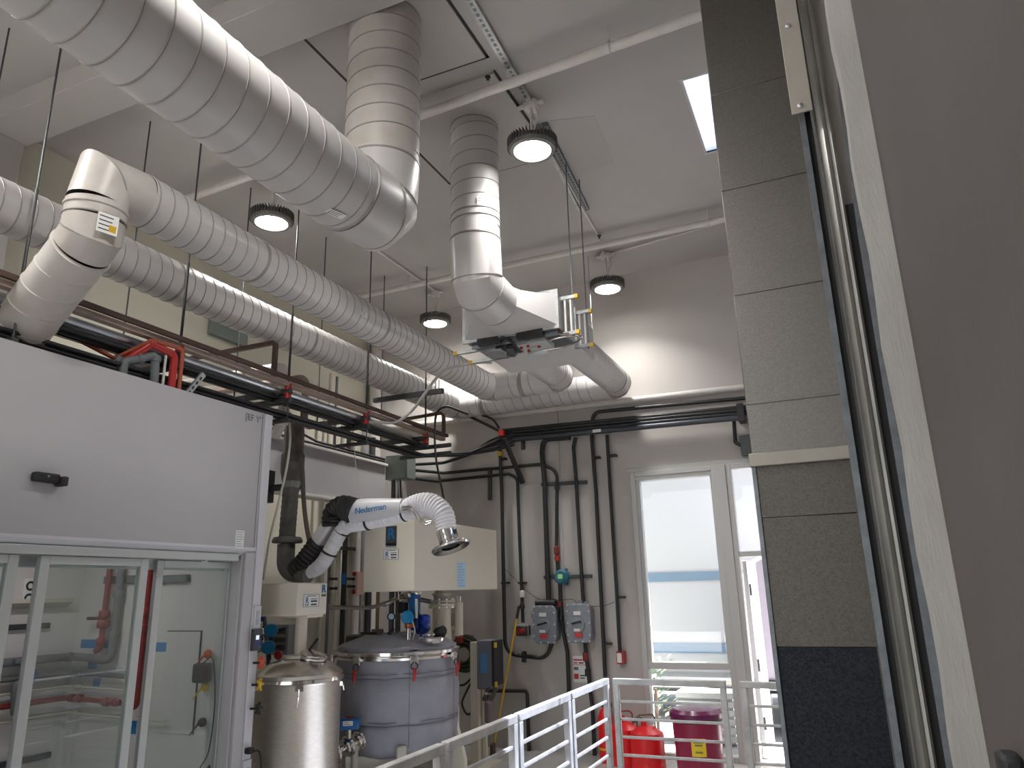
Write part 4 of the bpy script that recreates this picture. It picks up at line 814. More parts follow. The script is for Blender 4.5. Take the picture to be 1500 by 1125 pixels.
# fittings on the jacketed lid
def q6(x, y, Y=6.0): return P(x, y, Y=Y)
t = T('level_transmitter', 'cyan faced transmitter standing on the jacketed lid', 'instrument', tuple(q6(598,945)))
a0 = q6(598,950,5.98); MB().lathe([(.025,0),(.025,.05),(.04,.055),(.04,.075),(.022,.08),(.022,.17),(.03,.18)], (a0.x,a0.y,a0.z), (0,0,1), 18).build('stem', CHROME, t)
a1 = q6(599,917,5.98); MB().lathe([(.03,-.02),(.04,-.01),(.04,.02),(.02,.03)],a1,(0,0,1),16).build('copper_nut', mat('copper_fitting', (.38,.13,.07), .4, .8), t)
a2 = q6(597,904,5.98); MB().lathe([(.045,-.06),(.058,-.045),(.058,.035),(.05,.045),(.05,.05),(.01,.055)],a2,(.5,-.85,.05),28).build('cyan_face', CYAN, t)
MB().tube(crv([a2+V((.05,0,-.03)),a2+V((.09,-.02,-.12)),a2+V((.05,0,-.21))]),.006,6).build('cable', CORD, t)
t = T('control_valve', 'blue bodied control valve with gauges above the jacketed lid', 'valve', tuple(q6(608,930)))
a3 = q6(607,882,6.12); MB().box(a3.x-.04,a3.x+.035,6.08,6.18,a3.z-.10,a3.z+.08).build('blue_body', BLUE, t, bevel=.012); MB().box(a3.x+.037,a3.x+.055,6.07,6.09,a3.z-.14,a3.z+.03).build('white_tube', PAPER, t)
a4 = q6(612,867,6.1); MB().lathe([(.035,-.012),(.035,.012),(.028,.018)],a4,(.6,-.6,.5),20).build('gauge', CHROME, t); a5 = q6(600,872,6.1); MB().lathe([(.03,-.02),(.035,.0),(.02,.03)],a5,(0,-.5,1),14).lathe([(.02,-.05),(.03,.0),(.02,.05)],a5+V((-.05,0,-.05)),(1,0,0),12).lathe([(.02,-.05),(.024,.0),(.02,.05)],a5+V((-.06,0,.0)),(1,0,.3),12).build('regulator', STEEL, t)
a6 = q6(590,890,6.1); MB().box(a6.x-.035,a6.x+.035,6.07,6.15,a6.z-.05,a6.z+.05).build('solenoid', RUB, t, bevel=.01); MB().box(a3.x-.04,a3.x+.04,6.1,6.2,a3.z-.25,a3.z-.10).build('lower_body', NAVY, t, bevel=.02)
MB().cyl(a3+V((.05,.03,.02)),a3+V((.14,.05,.0)),.02,10).build('port', CHARC, t)
t = T('lid_motor', 'bright blue motor lying on the jacketed lid', 'motor', tuple(q6(626,917)))
a7 = q6(622,913,6.2); MB().lathe([(.03,-.05),(.045,-.04),(.045,.0),(.05,.005),(.05,.03),(.045,.035),(.045,.07),(.02,.08)],a7,(.2,-.1,1),20).build('blue_motor', mat('bright_blue_enamel', (.015,.06,.42), .3), t); MB().cyl(a7-V((.05,0,.09)),a7-V((-.02,0,.02)),.05,16).build('gearbox', NAVY, t)
t = T('sight_port', 'steel sight port ring on right side of jacketed lid', 'port', tuple(q6(634,931)))
a8 = q6(633,934,6.0); MB().lathe([(.10,-.03),(.115,-.01),(.115,.012),(.09,.02),(.085,.01)],a8,(.1,-.1,1),30).build('ring', CHROME, t); MB().lathe([(.04,-.05),(.045,.04),(.03,.06)],q6(645,925,6.1),(.9,-.4,.2),16).build('lamp', RUB, t)
t = T('pressure_gauge', 'small black dial gauge standing on left of jacketed lid', 'gauge', tuple(q6(573,925)))
a9 = q6(573,903,6.0); MB().lathe([(.035,-.012),(.037,.012),(.03,.016)],a9,(.55,-.83,0),20).build('dial', RUB, t); MB().disc(a9+V((.01,-.014,0)),(.55,-.83,0),.026,.002).build('dial_face', PAPERB, t); MB().cyl((a9.x,a9.y,a9.z-.17),(a9.x,a9.y,a9.z-.03),.010,8).build('stem', CHARC, t); MB().cyl((a9.x-.03,a9.y,a9.z-.15),(a9.x+.03,a9.y,a9.z-.11),.012,8).build('cock', RUB, t)
t = T('feed_pipe', 'olive brown pipe standing on jacketed lid with yellow valve', 'pipe', tuple(q6(552,935)))
b0 = q6(552,938,6.1); MB().cyl((b0.x,b0.y,b0.z-.02),(b0.x,b0.y,1.75),.017,12).build('pipe', mat('olive_brass', (.17,.14,.07), .45, .5), t); MB().box(b0.x-.04,b0.x+.05,b0.y-.04,b0.y+.04,b0.z-.02,b0.z+.10).build('block', mat('brown_block', (.15,.11,.08), .6), t, bevel=.008)
MB().lathe([(.02,-.04),(.035,-.02),(.035,.02),(.02,.04)],q6(538,935,6.05),(1,0,0),12).build('yellow_valve', YEL, t); MB().box(q6(538,928,6.05).x-.07,q6(538,928,6.05).x+.1,6.04,6.07,q6(538,928,6.05).z-.01,q6(538,928,6.05).z+.012).build('black_lever', RUB, t)
MB().box(q6(515,940,6.1).x-.08,q6(515,940,6.1).x+.12,6.1,6.25,q6(515,945,6.1).z-.05,q6(515,935,6.1).z+.03).build('lid_hinge', CHARC, jt, bevel=.02)
tag(MB().tube(crv([(-3.86,5.03,1.61),P(500,890,Y=5.3),P(540,890,Y=5.5),P(560,885,Y=5.7),P(574,880,Y=5.85),P(590,873,Y=6.03)]), .017, 12).build('brown_hose', HOSE), 'brown hose sagging from small mixer head to the blue valve', 'hose')
tag(MB().cyl(P(563,886,Y=5.73),P(578,878,Y=5.9),.019,12).build('hose_coupling', CHROME), 'bright coupling on the end of the brown hose', 'coupling')

# ================================================================== EXTRACTION ARM
AY = 5.3
def A(x, y, dy=0): p = P(x, y, Y=AY+dy); return p
def ribbed(mb, pts, r, pitch, amp=.10, seg=24, mi=0):
    pts = crv(pts, 14); L = 0; d = [0]
    for i in range(1, len(pts)): L += (pts[i]-pts[i-1]).length; d.append(L)
    n = int(L/pitch*2.0); n -= n % 2; out = []; rr = []; rs = r if isinstance(r, list) else [r, r]; j = 0
    for i in range(n+1):
        s_ = L*i/n
        while j < len(d)-2 and d[j+1] < s_: j += 1
        out.append(pts[j].lerp(pts[j+1], (s_-d[j])/max(1e-9, d[j+1]-d[j]))); f = s_/L*(len(rs)-1); k = min(int(f), len(rs)-2)
        rr.append((rs[k]+(rs[k+1]-rs[k])*(f-k))*(1+amp if i % 2 else 1-amp))
    return mb.tube(out, rr, seg, True, mi)
t = T('extraction_arm', 'white jointed fume extraction arm with steel hood at its end', 'extraction arm', tuple(A(425,800)))
k_ = A(425,790); s_ = .0059
prof = []
zt = lambda py: A(425, py).z
cx = k_.x
MB().lathe([(.085,zt(706)),(.105,zt(690)),(.105,zt(668)),(.09,zt(664)),(.092,zt(640)),(.088,zt(622))],(cx-.02,AY,0),(0,0,1),28).build('drop_cone', TRUNK, t)
MB().lathe([(.068,zt(716)),(.088,zt(706))],(cx-.02,AY,0),(0,0,1),28).build('steel_reducer', mat('dull_steel', (.34,.35,.35), .4, .8), t)
b = MB(); ribbed(b, [(cx-.035,AY,zt(790)),(cx-.03,AY,zt(750)),(cx-.02,AY,zt(714))], .072, .05, .03); b.build('crinkled_sleeve', TRUNK, t)
MB().lathe([(.13,zt(795)),(.135,zt(792)),(.12,zt(787)),(.075,zt(786))],(cx-.03,AY,0),(0,0,1),28).build('swivel_ring', TRUNK, t)
MB().tube(arc([(cx-.04,AY,zt(797)),A(418,838),A(452,842)],.12,6),.078,20).build('swivel_elbow', TRUNK, t)
b = MB(); ribbed(b, [A(432,838),A(445,826),A(462,803),A(468,795)], .092, .035, .06); b.build('black_joint_sleeve', RUBB, t)
R_ = .055
ar = MB(); p0, p1 = A(460,803), A(492,756); d_ = (p1-p0); ar.bar(p0,p1,.11,.125, up=(0,-1,0)); ar.build('lower_arm_cover', HOODT, t, bevel=.025, bseg=3)
for f_ in (.15,.85): MB().disc(p0+d_*f_+V((.02,-.062,-.02)),(0,-1,0),.006,.004,8).build('rivet', RED, t)
b = MB(); ribbed(b, [A(446,838,.03),A(468,830),A(486,803),A(500,778),A(512,768)], .062, .018, .05); b.build('lower_flex_hose', FLEX, t)
b = MB(); ribbed(b, [A(488,772),A(490,752),A(503,744),A(521,750)], [.095,.1,.105,.112], .03, .06); b.build('black_elbow_sleeve', RUBB, t)
u0, u1 = A(519,750), A(591,746)
b = MB(); dd = (u1-u0).normalized(); up_ = V((0,0,1)); up_ = (up_-dd*up_.dot(dd)).normalized()
n_ = 12; vs = []; secs = [(0,.115),(.25,.115),(.6,.105),(1,.082)]
for f_, r in secs:
    c_ = u0+(u1-u0)*f_ + up_*((.115-r)*.35)
    for j in range(20): a = 2*PI*j/20; vs.append(c_ + up_*r*math.cos(a)*.95 + V((0,-1,0))*r*.75*math.sin(a))
b.add(vs, [(i*20+j,i*20+(j+1)%20,(i+1)*20+(j+1)%20,(i+1)*20+j) for i in range(3) for j in range(20)]+[tuple(range(20)),tuple(60+j for j in range(19,-1,-1))]); b.build('upper_arm_cover', HOODT, t, bevel=.006)
tc_ = u0+(u1-u0)*.46; rt_ = (V((1,0,0))*1+V((0,0,.10))).normalized(); rt_ = (dd+V((0,0,.09))).normalized()
text('Nederman', 'maker_lettering', mat('lettering_blue', (.0,.17,.42), .5), t, (tc_.x, AY-.091, tc_.z+.008), rt_, (0,0,1), .052, ext=.002, bold=.0, space=.98)
b = MB(); ribbed(b, [A(500,771,.02),A(520,768,.02),A(548,763,.02),A(580,756,.02),A(608,748,.02),A(618,744,.02)], .062, .02, .05); b.build('upper_flex_hose', FLEX, t)
for (x,y,x2,y2) in ((535,768,541,772),(588,758,594,762),(499,770,503,790),(478,808,480,812)):
    pass
for cpt, ax_ in ((A(539,765,.02),V((1,0,.12))),(A(592,752,.02),V((1,0,.18))),(A(500,780,.01),V((.5,0,.9))),(A(482,810,.0),V((.5,0,.9)))):
    MB().lathe([(.067,-.008),(.071,-.006),(.071,.006),(.067,.008)],cpt,ax_,26).build('hose_strap', RUB, t)
b = MB(); ribbed(b, [A(591,746),A(606,739),A(628,738),A(648,752),A(655,777)], [.062,.078,.092,.088,.08], .026, .045); b.build('end_flex_hose', FLEX, t)
MB().bar(A(588,746,-.09),A(600,748,-.09),.02,.06).build('joint_bracket', GALV, t)
MB().tube(crv([A(590,743,-.10),A(605,742,-.10),A(614,755,-.10),A(622,764,-.09),A(632,763,-.08)]),.008,8).tube(crv([A(590,747,-.10),A(603,746,-.10),A(611,759,-.10),A(622,768,-.09),A(631,766,-.08)]),.008,8).build('spring_bracket', STEEL, t)
e0 = A(653,776); ax_ = V((.34,-.06,-.94)).normalized()
MB().lathe([(.078,0),(.082,.01),(.082,.10),(.07,.115)],e0,ax_,30).build('collar', CHROME, t)
MB().lathe([(.07,.10),(.085,.125),(.12,.135),(.155,.138),(.16,.150),(.15,.162),(.10,.158),(.075,.15)],e0,ax_,36,cap=False).build('steel_hood', CHROME, t)
MB().disc(e0+ax_*.13,ax_,.07,.003,24).build('damper', CHARC, t)
MB().lathe([(.015,-.02),(.02,0),(.015,.02)],e0+V((.085,-.02,-.02)),(1,0,0),10).build('damper_knob', RUB, t)
# what the arm hangs on
g0 = P(385,712,Y=5.36); t = T('arm_bracket', 'black bracket bar holding the grey drop of the extraction arm', 'bracket', tuple(g0)); MB().bar((-5.0,5.42,P(425,712,Y=5.42).z),(P(441,712,Y=5.42).x,5.42,P(441,712,Y=5.42).z),.035,.06).build('bar', BLK, t); MB().box(g0.x-.05,g0.x+.05,5.36,5.46,g0.z-.15,g0.z+.15).build('plate', BLK, t)
tag(MB().tube(crv([(P(430,622,Y=5.25))]+[P(x,y,Y=5.25) for x,y in ((438,645),(443,690),(445,735),(449,770),(453,792))]),.02,12).build('service_hose', HOSE), 'dark brown service hose hanging down beside the grey drop', 'hose')
tag(MB().tube(arc([P(425,622,Y=5.3)+V((0,0,.0)),(P(415,612,Y=5.3)),(-4.75,5.3,P(400,612,Y=5.3).z)],.1,5),.085,20).build('duct_stub', TRUNK), 'dusty dark duct stub feeding the extraction arm behind the cabinet corner', 'duct')
tag(MB().tube(crv([P(x,y,Y=4.95) for x,y in ((410,582),(420,600),(425,640),(419,690),(407,740),(396,785),(389,825),(386,850))]),.010,8).build('white_cord', CORD), 'white cord drooping from the rack past the cabinet corner', 'cord')
tag(MB().tube(crv([P(x,y,Y=5.9) for x,y in ((514,625),(519,640),(520,670),(524,700),(531,737),(548,768),(565,800),(576,830),(582,850),(584,878))]),.005,6).build('white_cord', CORD), 'thin white cord falling from rack behind the arm to the blue valve', 'cord')
tag(MB().tube(crv([P(x,y,Y=6.9) for x,y in ((686,607),(668,600),(655,596),(644,600),(638,612),(637,650),(640,680),(647,715),(652,745),(655,790))]),.012,8).build('black_cable', RUB), 'black cable looping over the corner loop and dropping behind the arm', 'cable')
tag(MB().tube(crv([(-2.75,5.85,3.73),P(700,531,Y=5.9),P(668,537,Y=5.9),P(650,543,Y=5.9),P(632,563,Y=6.0),P(610,594,Y=6.2),P(594,610,Y=6.3),P(575,619,Y=6.2),P(546,617,Y=5.9)]),.014,10).build('flexible_conduit', GCORD), 'grey flexible conduit from the heater box curving down to the rack', 'conduit')

# ================================================================== LEFT WALL BEHIND THE VESSELS
bz0, bz1 = P(443,724,X=-5.0).z, P(443,649,X=-5.0).z
t = T('steel_beam', 'long pale painted beam behind the extraction arm drop', 'beam', (-5.0, 6.8, bz0))
MB().box(-5.03,-5.0,4.4,7.55,bz0,bz1-.02).build('web', HOOD, t); MB().box(-5.14,-4.96,4.4,7.55,bz1-.03,bz1).box(-5.14,-4.96,4.4,7.55,bz0-.02,bz0+.01).build('flange', WPIPE, t, bevel=.004)
tag(MB().tube([(-4.98,4.4,bz1+.02),(-4.98,7.5,bz1+.02)],.014,8).tube(arc([(-4.8,5.2,3.2),(-4.95,5.7,3.35),(-4.98,6.2,bz1+.05),(-4.98,7.5,bz1+.05)],.3,5),.014,8).build('black_conduit', BLK), 'black conduits resting on top of the pale beam', 'conduit')
def wallpipe(px, pya, pyb, r, m, lab, X=-5.6, name='wall_pipe', bands=(), fl=False):
    a = P(px, (pya+pyb)/2, X=X); z0 = 0.0 if fl else P(px,pyb,X=X).z; z1_ = P(px,pya,X=X).z
    t = T(name, lab, 'pipe', (X, a.y, z0)); MB().cyl((X,a.y,z0),(X,a.y,z1_),r,14).build('pipe', m, t)
    for py0, py1, bm in bands: MB().cyl((X,a.y,P(px,py1,X=X).z),(X,a.y,P(px,py0,X=X).z),r+.004,14).build('band', bm, t)
wallpipe(551,486,640,.085,WPIPE,'fat white pipe standing in the back left corner above the rack', fl=True)
wallpipe(480,545,790,.022,CREAMD,'slim cream pipe on left wall, first behind the rack', fl=True)
wallpipe(489,550,790,.018,GREYP,'slim grey pipe on left wall, next to first cream one', fl=True)
wallpipe(506,640,935,.03,BLK,'black pipe with blue bands behind the arm elbow', X=-5.45, bands=((840,856,BLUE),(800,812,CHARC)), fl=True)
wallpipe(497,620,935,.03,CREAMD,'cream pipe left of the banded black pipe', X=-5.5, fl=True)
wallpipe(514,640,935,.03,CREAMD,'cream pipe right of the banded black pipe', X=-5.5, fl=True)
wallpipe(523,700,920,.045,WPIPE,'white pipe with red bands behind the elbow', X=-5.4, bands=((838,844,RED),(864,870,RED)), fl=True)
wallpipe(531,625,935,.055,GALV,'dull metal pipe with a cap above the pale beam', X=-5.5, fl=True)
wallpipe(542,640,935,.04,CHARC,'dark pipe rightmost of the left wall pipes', X=-5.45, fl=True)
for k,y in enumerate((802,)):
    a = P(485,y,X=-5.4); b_ = P(520,y+2,X=-5.4); tag(MB().bar((a.x,a.y,a.z),(b_.x,b_.y,a.z),.03,.04).build('pipe_strut', CHARC), 'dark strut clamping the pipes under the arm elbow', 'strut')
for x,y in ((488,848),(514,848),(488,862),(514,859)):
    a = P(x,y,X=-5.38); tag(MB().bar((-5.38,a.y-.07,a.z),(-5.38,a.y+.07,a.z),.02,.03).build('pipe_clip', BLK), 'black clip across pipes, '+('upper' if y == 848 else 'lower')+(' left' if x < 500 else ' right'), 'clip')
c_ = P(528,854,X=-5.33); tag(MB().box(-5.35,-5.33,c_.y-.07,c_.y+.08,c_.z-.13,c_.z+.13).build('pipe_tag', mat('pinkish_tag', (.55,.38,.33), .6)), 'pinkish tag panel between the red bands', 'tag')
# junction box and its stand
a = P(565,668,Y=7.6); b_ = P(596,700,Y=7.6)
t = T('junction_box', 'grey steel junction box at the corner end of the rack', 'box', (a.x, 7.6, b_.z)); MB().box(a.x,b_.x,7.6,7.8,b_.z,a.z).build('case', JBOX, t, bevel=.004); MB().box(a.x+.10,b_.x-.01,7.595,7.6,b_.z+.01,a.z-.01).build('cover', JBOX, t, bevel=.003)
t = T('strut_stand', 'pair of black channel posts under the grey junction box', 'stand', (a.x+.08,7.7,0))
for x in (a.x+.05, a.x+.14): strut(MB(),(x,7.72,0),(x,7.72,b_.z),.045,.045).build('post', [CHARC,BLK], t)
for k in range(4): tag(MB().tube(crv([(a.x+.12+.04*k,7.66,b_.z),(a.x+.13+.05*k,7.66,b_.z-.25),(a.x+.18+.08*k,7.7,b_.z-.5),(a.x+.2+.09*k,7.7,b_.z-.8)]),.008,8).build('armoured_cable', [GCORD,CREAMD,CORD,CREAMD][k]), 'armoured cable below the junction box, '+['nearest the posts','second from the posts','third from the posts','farthest from the posts'][k], 'cable')
# ================================================================== BACK WALL
WY = BY-.07
def W(x, y, d=0): return P(x, y, Y=WY-d)
def wc(label, pts, r, name='black_conduit', R=.10, clips=(), m=BLK, fit=()):
    pts = [W(*p) if len(p) == 2 else V(p) for p in pts]
    t = T(name, label, 'conduit', tuple(pts[0])); MB().tube(arc(pts, R, 6) if len(pts) > 2 else pts, r, 12).build('tube', m, t)
    for x, y in clips:
        c_ = W(x, y); MB().box(c_.x-.035, c_.x+.05, WY-.01, BY, c_.z-.012, c_.z+.012).cyl((c_.x+.03,WY-.02,c_.z),(c_.x+.03,BY,c_.z),.012,8).build('clip', m, t)
    for x, y, L, mm in fit:
        c_ = W(x, y); MB().lathe([(r*.9,-L),(r*1.5,-L*.8),(r*1.5,L*.8),(r*.9,L)], c_, (0,0,1), 12).build('fitting', mm, t)
for k,(l,ya,yb) in enumerate((('topmost conduit of the dark wall bank',629,597),('second conduit of the dark wall bank',633,601),('third conduit of the dark wall bank',638,606),('lowest and thickest conduit of the dark wall bank',644,612))):
    a = W(752,ya,.05); b_ = W(1092,yb,.05); tag(MB().cyl((a.x-.15 if k < 3 else a.x,WY-.06,a.z),(b_.x+.35,WY-.06,b_.z),.021 if k < 3 else .032,12).build('wall_conduit', BLK if k != 3 else mat('slate_conduit', (.055,.062,.078), .4, .3)), l, 'conduit', None)
wc('black conduit along the wall above the dark bank, turning down near the heater', [(1093,583),(960,595),(868,604),(867,645),(873,720),(880,861),(887,1000),(892,1100)], .022, clips=((872,670),(888,943)))
wc('black conduit dropping from the bank to the red call point', [(889,637),(894,720),(903,861),(908,955)], .02, clips=((896,667),(908,875)))
wc('black conduit curving from the bank down to left grey enclosure', [(835,641),(796,644),(794,662),(798,710),(803,861),(804,884)], .03, R=.12)
wc('black conduit dropping from the bank to right grey enclosure', [(843,641),(840,655),(844,705),(853,861),(855,886)], .022, R=.05)
wc('black conduit crossing wall and curving down to the round teal gas detector', [(599,688),(650,693),(794,680),(816,690),(816,714),(815,800),(817,838)], .02, R=.15, fit=((816,714,.03,BLK),(815,806,.05,DRED),(816,818,.03,RED)))
wc('black conduit crossing wall and curving down to the small red switch box', [(599,700),(640,705),(745,694),(758,700),(760,760),(764,857),(766,912)], .02, R=.13, clips=((763,854),), fit=((765,870,.04,WPIPE),(765,888,.03,BLK)))
wc('black conduit straight down the wall then hooking right to left enclosure', [(732,652),(735,720),(738,861),(740,958),(800,965),(809,940)], .022, R=.16, clips=((735,672),(738,854)), fit=((732,665,.03,YEL),))
wc('black conduit from teal detector down to floor behind the railing', [(820,850),(821,880),(825,925),(831,955),(833,1000),(836,1105)], .022, R=.1, fit=((820,885,.03,DRED),(822,905,.04,BLK)))
wc('black conduit from right enclosure down past the notice sheet', [(857,938),(859,965),(862,985),(868,1040),(871,1108)], .022, R=.05, fit=((858,962,.05,DRED),(861,985,.04,BLK)))
wc('black conduit from junction box swinging up to the wall bank', [(598,681),(650,678),(690,665),(720,645),(740,638)], .02, R=.4)
wc('low black pipe between control stand and the wall corner', [(715,1012),(772,1012),(775,1100)], .02, R=.04)
wc('slate conduit turning down at far right end of the bank', [(1075,615),(1077,648),(1092,655)], .02, R=.03)
def wstrut(lab, a, b_, w=.04):
    a, b_ = W(*a,.03), W(*b_,.03); tag(strut(MB(), (a.x,WY+.04,a.z), (b_.x,WY+.04,b_.z), w, .04).build('wall_strut', [CHARC,BLK]), lab, 'strut')
wstrut('upper horizontal strut holding the vertical conduits', (790,709), (857,705)); wstrut('lower horizontal strut level with the teal detector', (794,846), (864,844))
wstrut('short vertical strut left of the slanting brace', (714,686), (714,732)); wstrut('tiny strut stub under the dark bank', (763,643), (763,657)); wstrut('small strut under the hooked conduit', (764,955), (764,971))
t = T('slanting_brace', 'black slanting brace from red clamp down the back wall', 'brace', tuple(W(766,708))); strut(MB(), W(738,642,.25), W(766,708), .05,.04).build('channel', [BLK,CHARC], t)
t = T('slanting_brace', 'black double brace from wall clamp up toward the ducts', 'brace', tuple(W(735,632)))
MB().bar(W(684,608,.05), W(735,633,.15), .04,.03).build('channel', BLK, t); MB().tube(crv([W(690,607,.12),W(705,608,.12),W(722,615,.14),W(731,627,.16)]),.014,8).build('cable', RUB, t); MB().box(W(684,608).x,W(700,608).x,WY-.10,BY,W(690,610).z,W(690,600).z).build('anchor', CHARC, t)
c_ = W(735,634,.17); tag(MB().box(c_.x-.03,c_.x+.03,c_.y-.03,c_.y+.03,c_.z-.035,c_.z+.035).build('red_clamp', RED), 'bright red clamp where rack conduits meet the wall bank', 'clamp')
c_ = W(1087,603,.1); t = T('conduit_bracket', 'black bracket ending the conduit bank beside the sheet metal duct', 'bracket', tuple(c_)); MB().box(c_.x-.05,c_.x+.02,c_.y-.02,BY,c_.z-.10,c_.z+.09).build('plate', BLK, t)
c_ = W(1090,652,.02); t = T('wall_box', 'dark box on the wall beside the sheet metal duct', 'box', tuple(c_)); MB().box(c_.x-.04,c_.x+.10,c_.y,BY,c_.z-.11,c_.z+.11).build('case', CHARC, t, bevel=.008)
a = W(780,636,.1); MBx = MB().box(a.x,a.x+.1,WY-.10,WY-.095,a.z-.02,a.z+.02)
a = W(874,631,.1); t = tag(MB().box(a.x-.05,a.x+.05,WY-.10,WY-.095,a.z-.018,a.z+.018).build('cable_marker', PAPER), 'small white marker label on the dark conduit bank', 'label')
pa, pb = W(690,610), W(1088,568); t = T('wall_pipe', 'white horizontal pipe along back wall below the last duct', 'pipe', tuple(pa)); MB().cyl((LX,WY+.02,pa.z),(pb.x+.8,WY+.02,pb.z),.036,14).build('pipe', WPIPE, t)
for x in (690,812,895): c_ = W(x, 608-(x-690)*.106); MB().box(c_.x-.012,c_.x+.012,WY-.02,BY,c_.z-.05,c_.z+.05).build('hanger', WPIPE, t)
c_ = W(812,600); tag(MB().box(c_.x-.018,c_.x+.018,BY-.02,BY,.0,c_.z).build('wall_batten', WALL), 'slim painted batten running down back wall under the white pipe', 'batten')
# explosion proof enclosures
def encl(px, py, lab, hat):
    c_ = W(px, py, .0); t = T('enclosure', lab, 'electrical box', (c_.x, BY, c_.z)); w_, h_ = (.125,.19)
    def rr(w, h, r, n=6):
        out = []
        for cx_, cz_, a0_ in ((w-r,h-r,0),(-w+r,h-r,90),(-w+r,-h+r,180),(w-r,-h+r,270)):
            for i in range(n+1): a = math.radians(a0_+90*i/n); out.append((c_.x+cx_+r*math.cos(a), c_.z+cz_+r*math.sin(a)))
        return out
    MB().prism(rr(w_,h_,.06),'y',BY-.16,BY).build('body', GBOX, t, bevel=.01); MB().prism(rr(w_+.015,h_+.015,.065),'y',BY-.20,BY-.155).build('lid', GBOX, t, bevel=.012, bseg=3)
    MB().lathe([(.085,0),(.08,.018),(.07,.02)],(c_.x-.01,BY-.20,c_.z-.02),(0,-1,0),30).build('boss', GBOX, t)
    for i in range(14):
        a = 2*PI*i/14; x = c_.x+max(-w_+.0,min(w_-.0,1.5*w_*math.cos(a))); z = c_.z+max(-h_,min(h_,1.5*h_*math.sin(a))); MB().lathe([(.011,0),(.011,.01),(.005,.013)],(x,BY-.20,z),(0,-1,0),8).build('bolt', ALU, t)
    for z in (.1,-.07): MB().cyl((c_.x-w_-.02,BY-.18,c_.z+z-.03),(c_.x-w_-.02,BY-.18,c_.z+z+.03),.014,10).build('hinge', GBOX, t)
    MB().box(c_.x-.05,c_.x+.03,BY-.213,BY-.20,c_.z+.085,c_.z+.125).build('paper_label', PAPER, t)
    MB().bar((c_.x-.07,BY-.225,c_.z-.005),(c_.x+.04,BY-.225,c_.z+.02),.018,.02).build('handle', RUB, t)
    MB().box(c_.x-.045,c_.x+.045,BY-.223,BY-.219,c_.z-.145,c_.z-.10).build('red_label', PINK, t); MB().box(c_.x-.05,c_.x+.02,BY-.223,BY-.219,c_.z-.085,c_.z-.055).build('white_text_label', PAPER, t)
    if hat: MB().cyl((c_.x-.12,BY-.12,c_.z+.23),(c_.x+.12,BY-.12,c_.z+.23),.04,18).build('black_top_fitting', BLK, t)
    else: MB().box(c_.x-.03,c_.x+.03,BY-.13,BY-.10,c_.z+.2,c_.z+.24).box(c_.x+.05,c_.x+.09,BY-.13,BY-.10,c_.z+.2,c_.z+.225).build('lifting_lug', GBOX, t)
encl(803,914,'grey bolted enclosure with black fitting on top, left of two',True); encl(853,912,'grey bolted enclosure with bare top, right of two',False)
c_ = W(822,845,.05); t = T('gas_detector', 'round teal gas detector with lit green display on back wall', 'detector', tuple(c_))
MB().lathe([(.06,0),(.085,.02),(.085,.09),(.07,.11)],(c_.x,BY-.03,c_.z),(0,-1,0),12).build('housing', TEAL, t); MB().lathe([(.07,.11),(.06,.125),(.045,.122)],(c_.x,BY-.03,c_.z),(0,-1,0),28).build('bezel', TEAL, t); MB().box(c_.x-.028,c_.x+.028,BY-.157,BY-.15,c_.z-.02,c_.z+.03).build('display', LCD, t)
for a in range(6): MB().cyl((c_.x+.08*math.cos(a*PI/3),BY-.06,c_.z+.08*math.sin(a*PI/3)),(c_.x+.105*math.cos(a*PI/3),BY-.06,c_.z+.105*math.sin(a*PI/3)),.016,8).build('lug', TEAL, t)
c_ = W(764,924,.03); t = T('switch_box', 'grey switch box with red button and guard on back wall', 'switch', tuple(c_))
MB().box(c_.x-.06,c_.x+.075,BY-.13,BY,c_.z-.055,c_.z+.055).build('case', CHARC, t, bevel=.01); MB().lathe([(.025,0),(.03,.02),(.02,.04)],(c_.x+.03,BY-.13,c_.z),(0,-1,0),16).build('red_button', RED, t); MB().box(c_.x-.05,c_.x-.015,BY-.14,BY-.13,c_.z-.04,c_.z+.03).build('red_plate', DRED, t)
MB().tube(arc([(c_.x-.07,BY-.12,c_.z+.06),(c_.x+.09,BY-.12,c_.z+.06),(c_.x+.09,BY-.12,c_.z-.06)],.02,4),.005,6).build('wire_guard', ALU, t)
c_ = W(909,964,.0); t = T('call_point', 'small red call point at the bottom of a black conduit', 'switch', tuple(c_))
MB().box(c_.x-.045,c_.x+.045,BY-.08,BY,c_.z-.06,c_.z+.07).build('case', RED, t, bevel=.008); MB().box(c_.x-.035,c_.x+.015,BY-.085,BY-.08,c_.z-.045,c_.z+.05).build('white_label', PAPER, t); MB().cyl((c_.x,BY-.05,c_.z-.09),(c_.x,BY-.05,c_.z-.06),.012,8).build('nipple', STEEL, t)
a = W(838,961,-.05); b_ = W(862,1000,-.05); t = T('notice_sheet', 'white notice sheet with red blocks half behind a conduit', 'notice', tuple(b_)); yy = BY-.004
MB().box(a.x,b_.x-.01,yy,BY,b_.z,a.z).build('sheet', PAPER, t); w_ = b_.x-a.x; h_ = a.z-b_.z
for fx,fz,ww,hh,mm in ((.05,.12,.6,.06,PINK),(.05,.24,.25,.05,PINK),(.4,.24,.3,.05,INK),(.0,.33,.95,.02,PINK),(.05,.42,.3,.12,GREYP),(.05,.68,.3,.2,PINK),(.45,.72,.4,.05,INK),(.45,.82,.3,.04,INK)):
    MB().box(a.x+w_*fx,a.x+w_*(fx+ww),yy-.001,yy,a.z-h_*(fz+hh),a.z-h_*fz).build('print_block', mm, t)
tag(MB().tube(crv([W(735,828),W(752,846),W(780,872),W(801,880),W(815,880),W(838,878),W(850,886),W(880,888),W(900,882)]),.004,6).build('thin_wire', HOSE), 'thin brown wire sagging across the wall above the grey enclosures', 'wire')
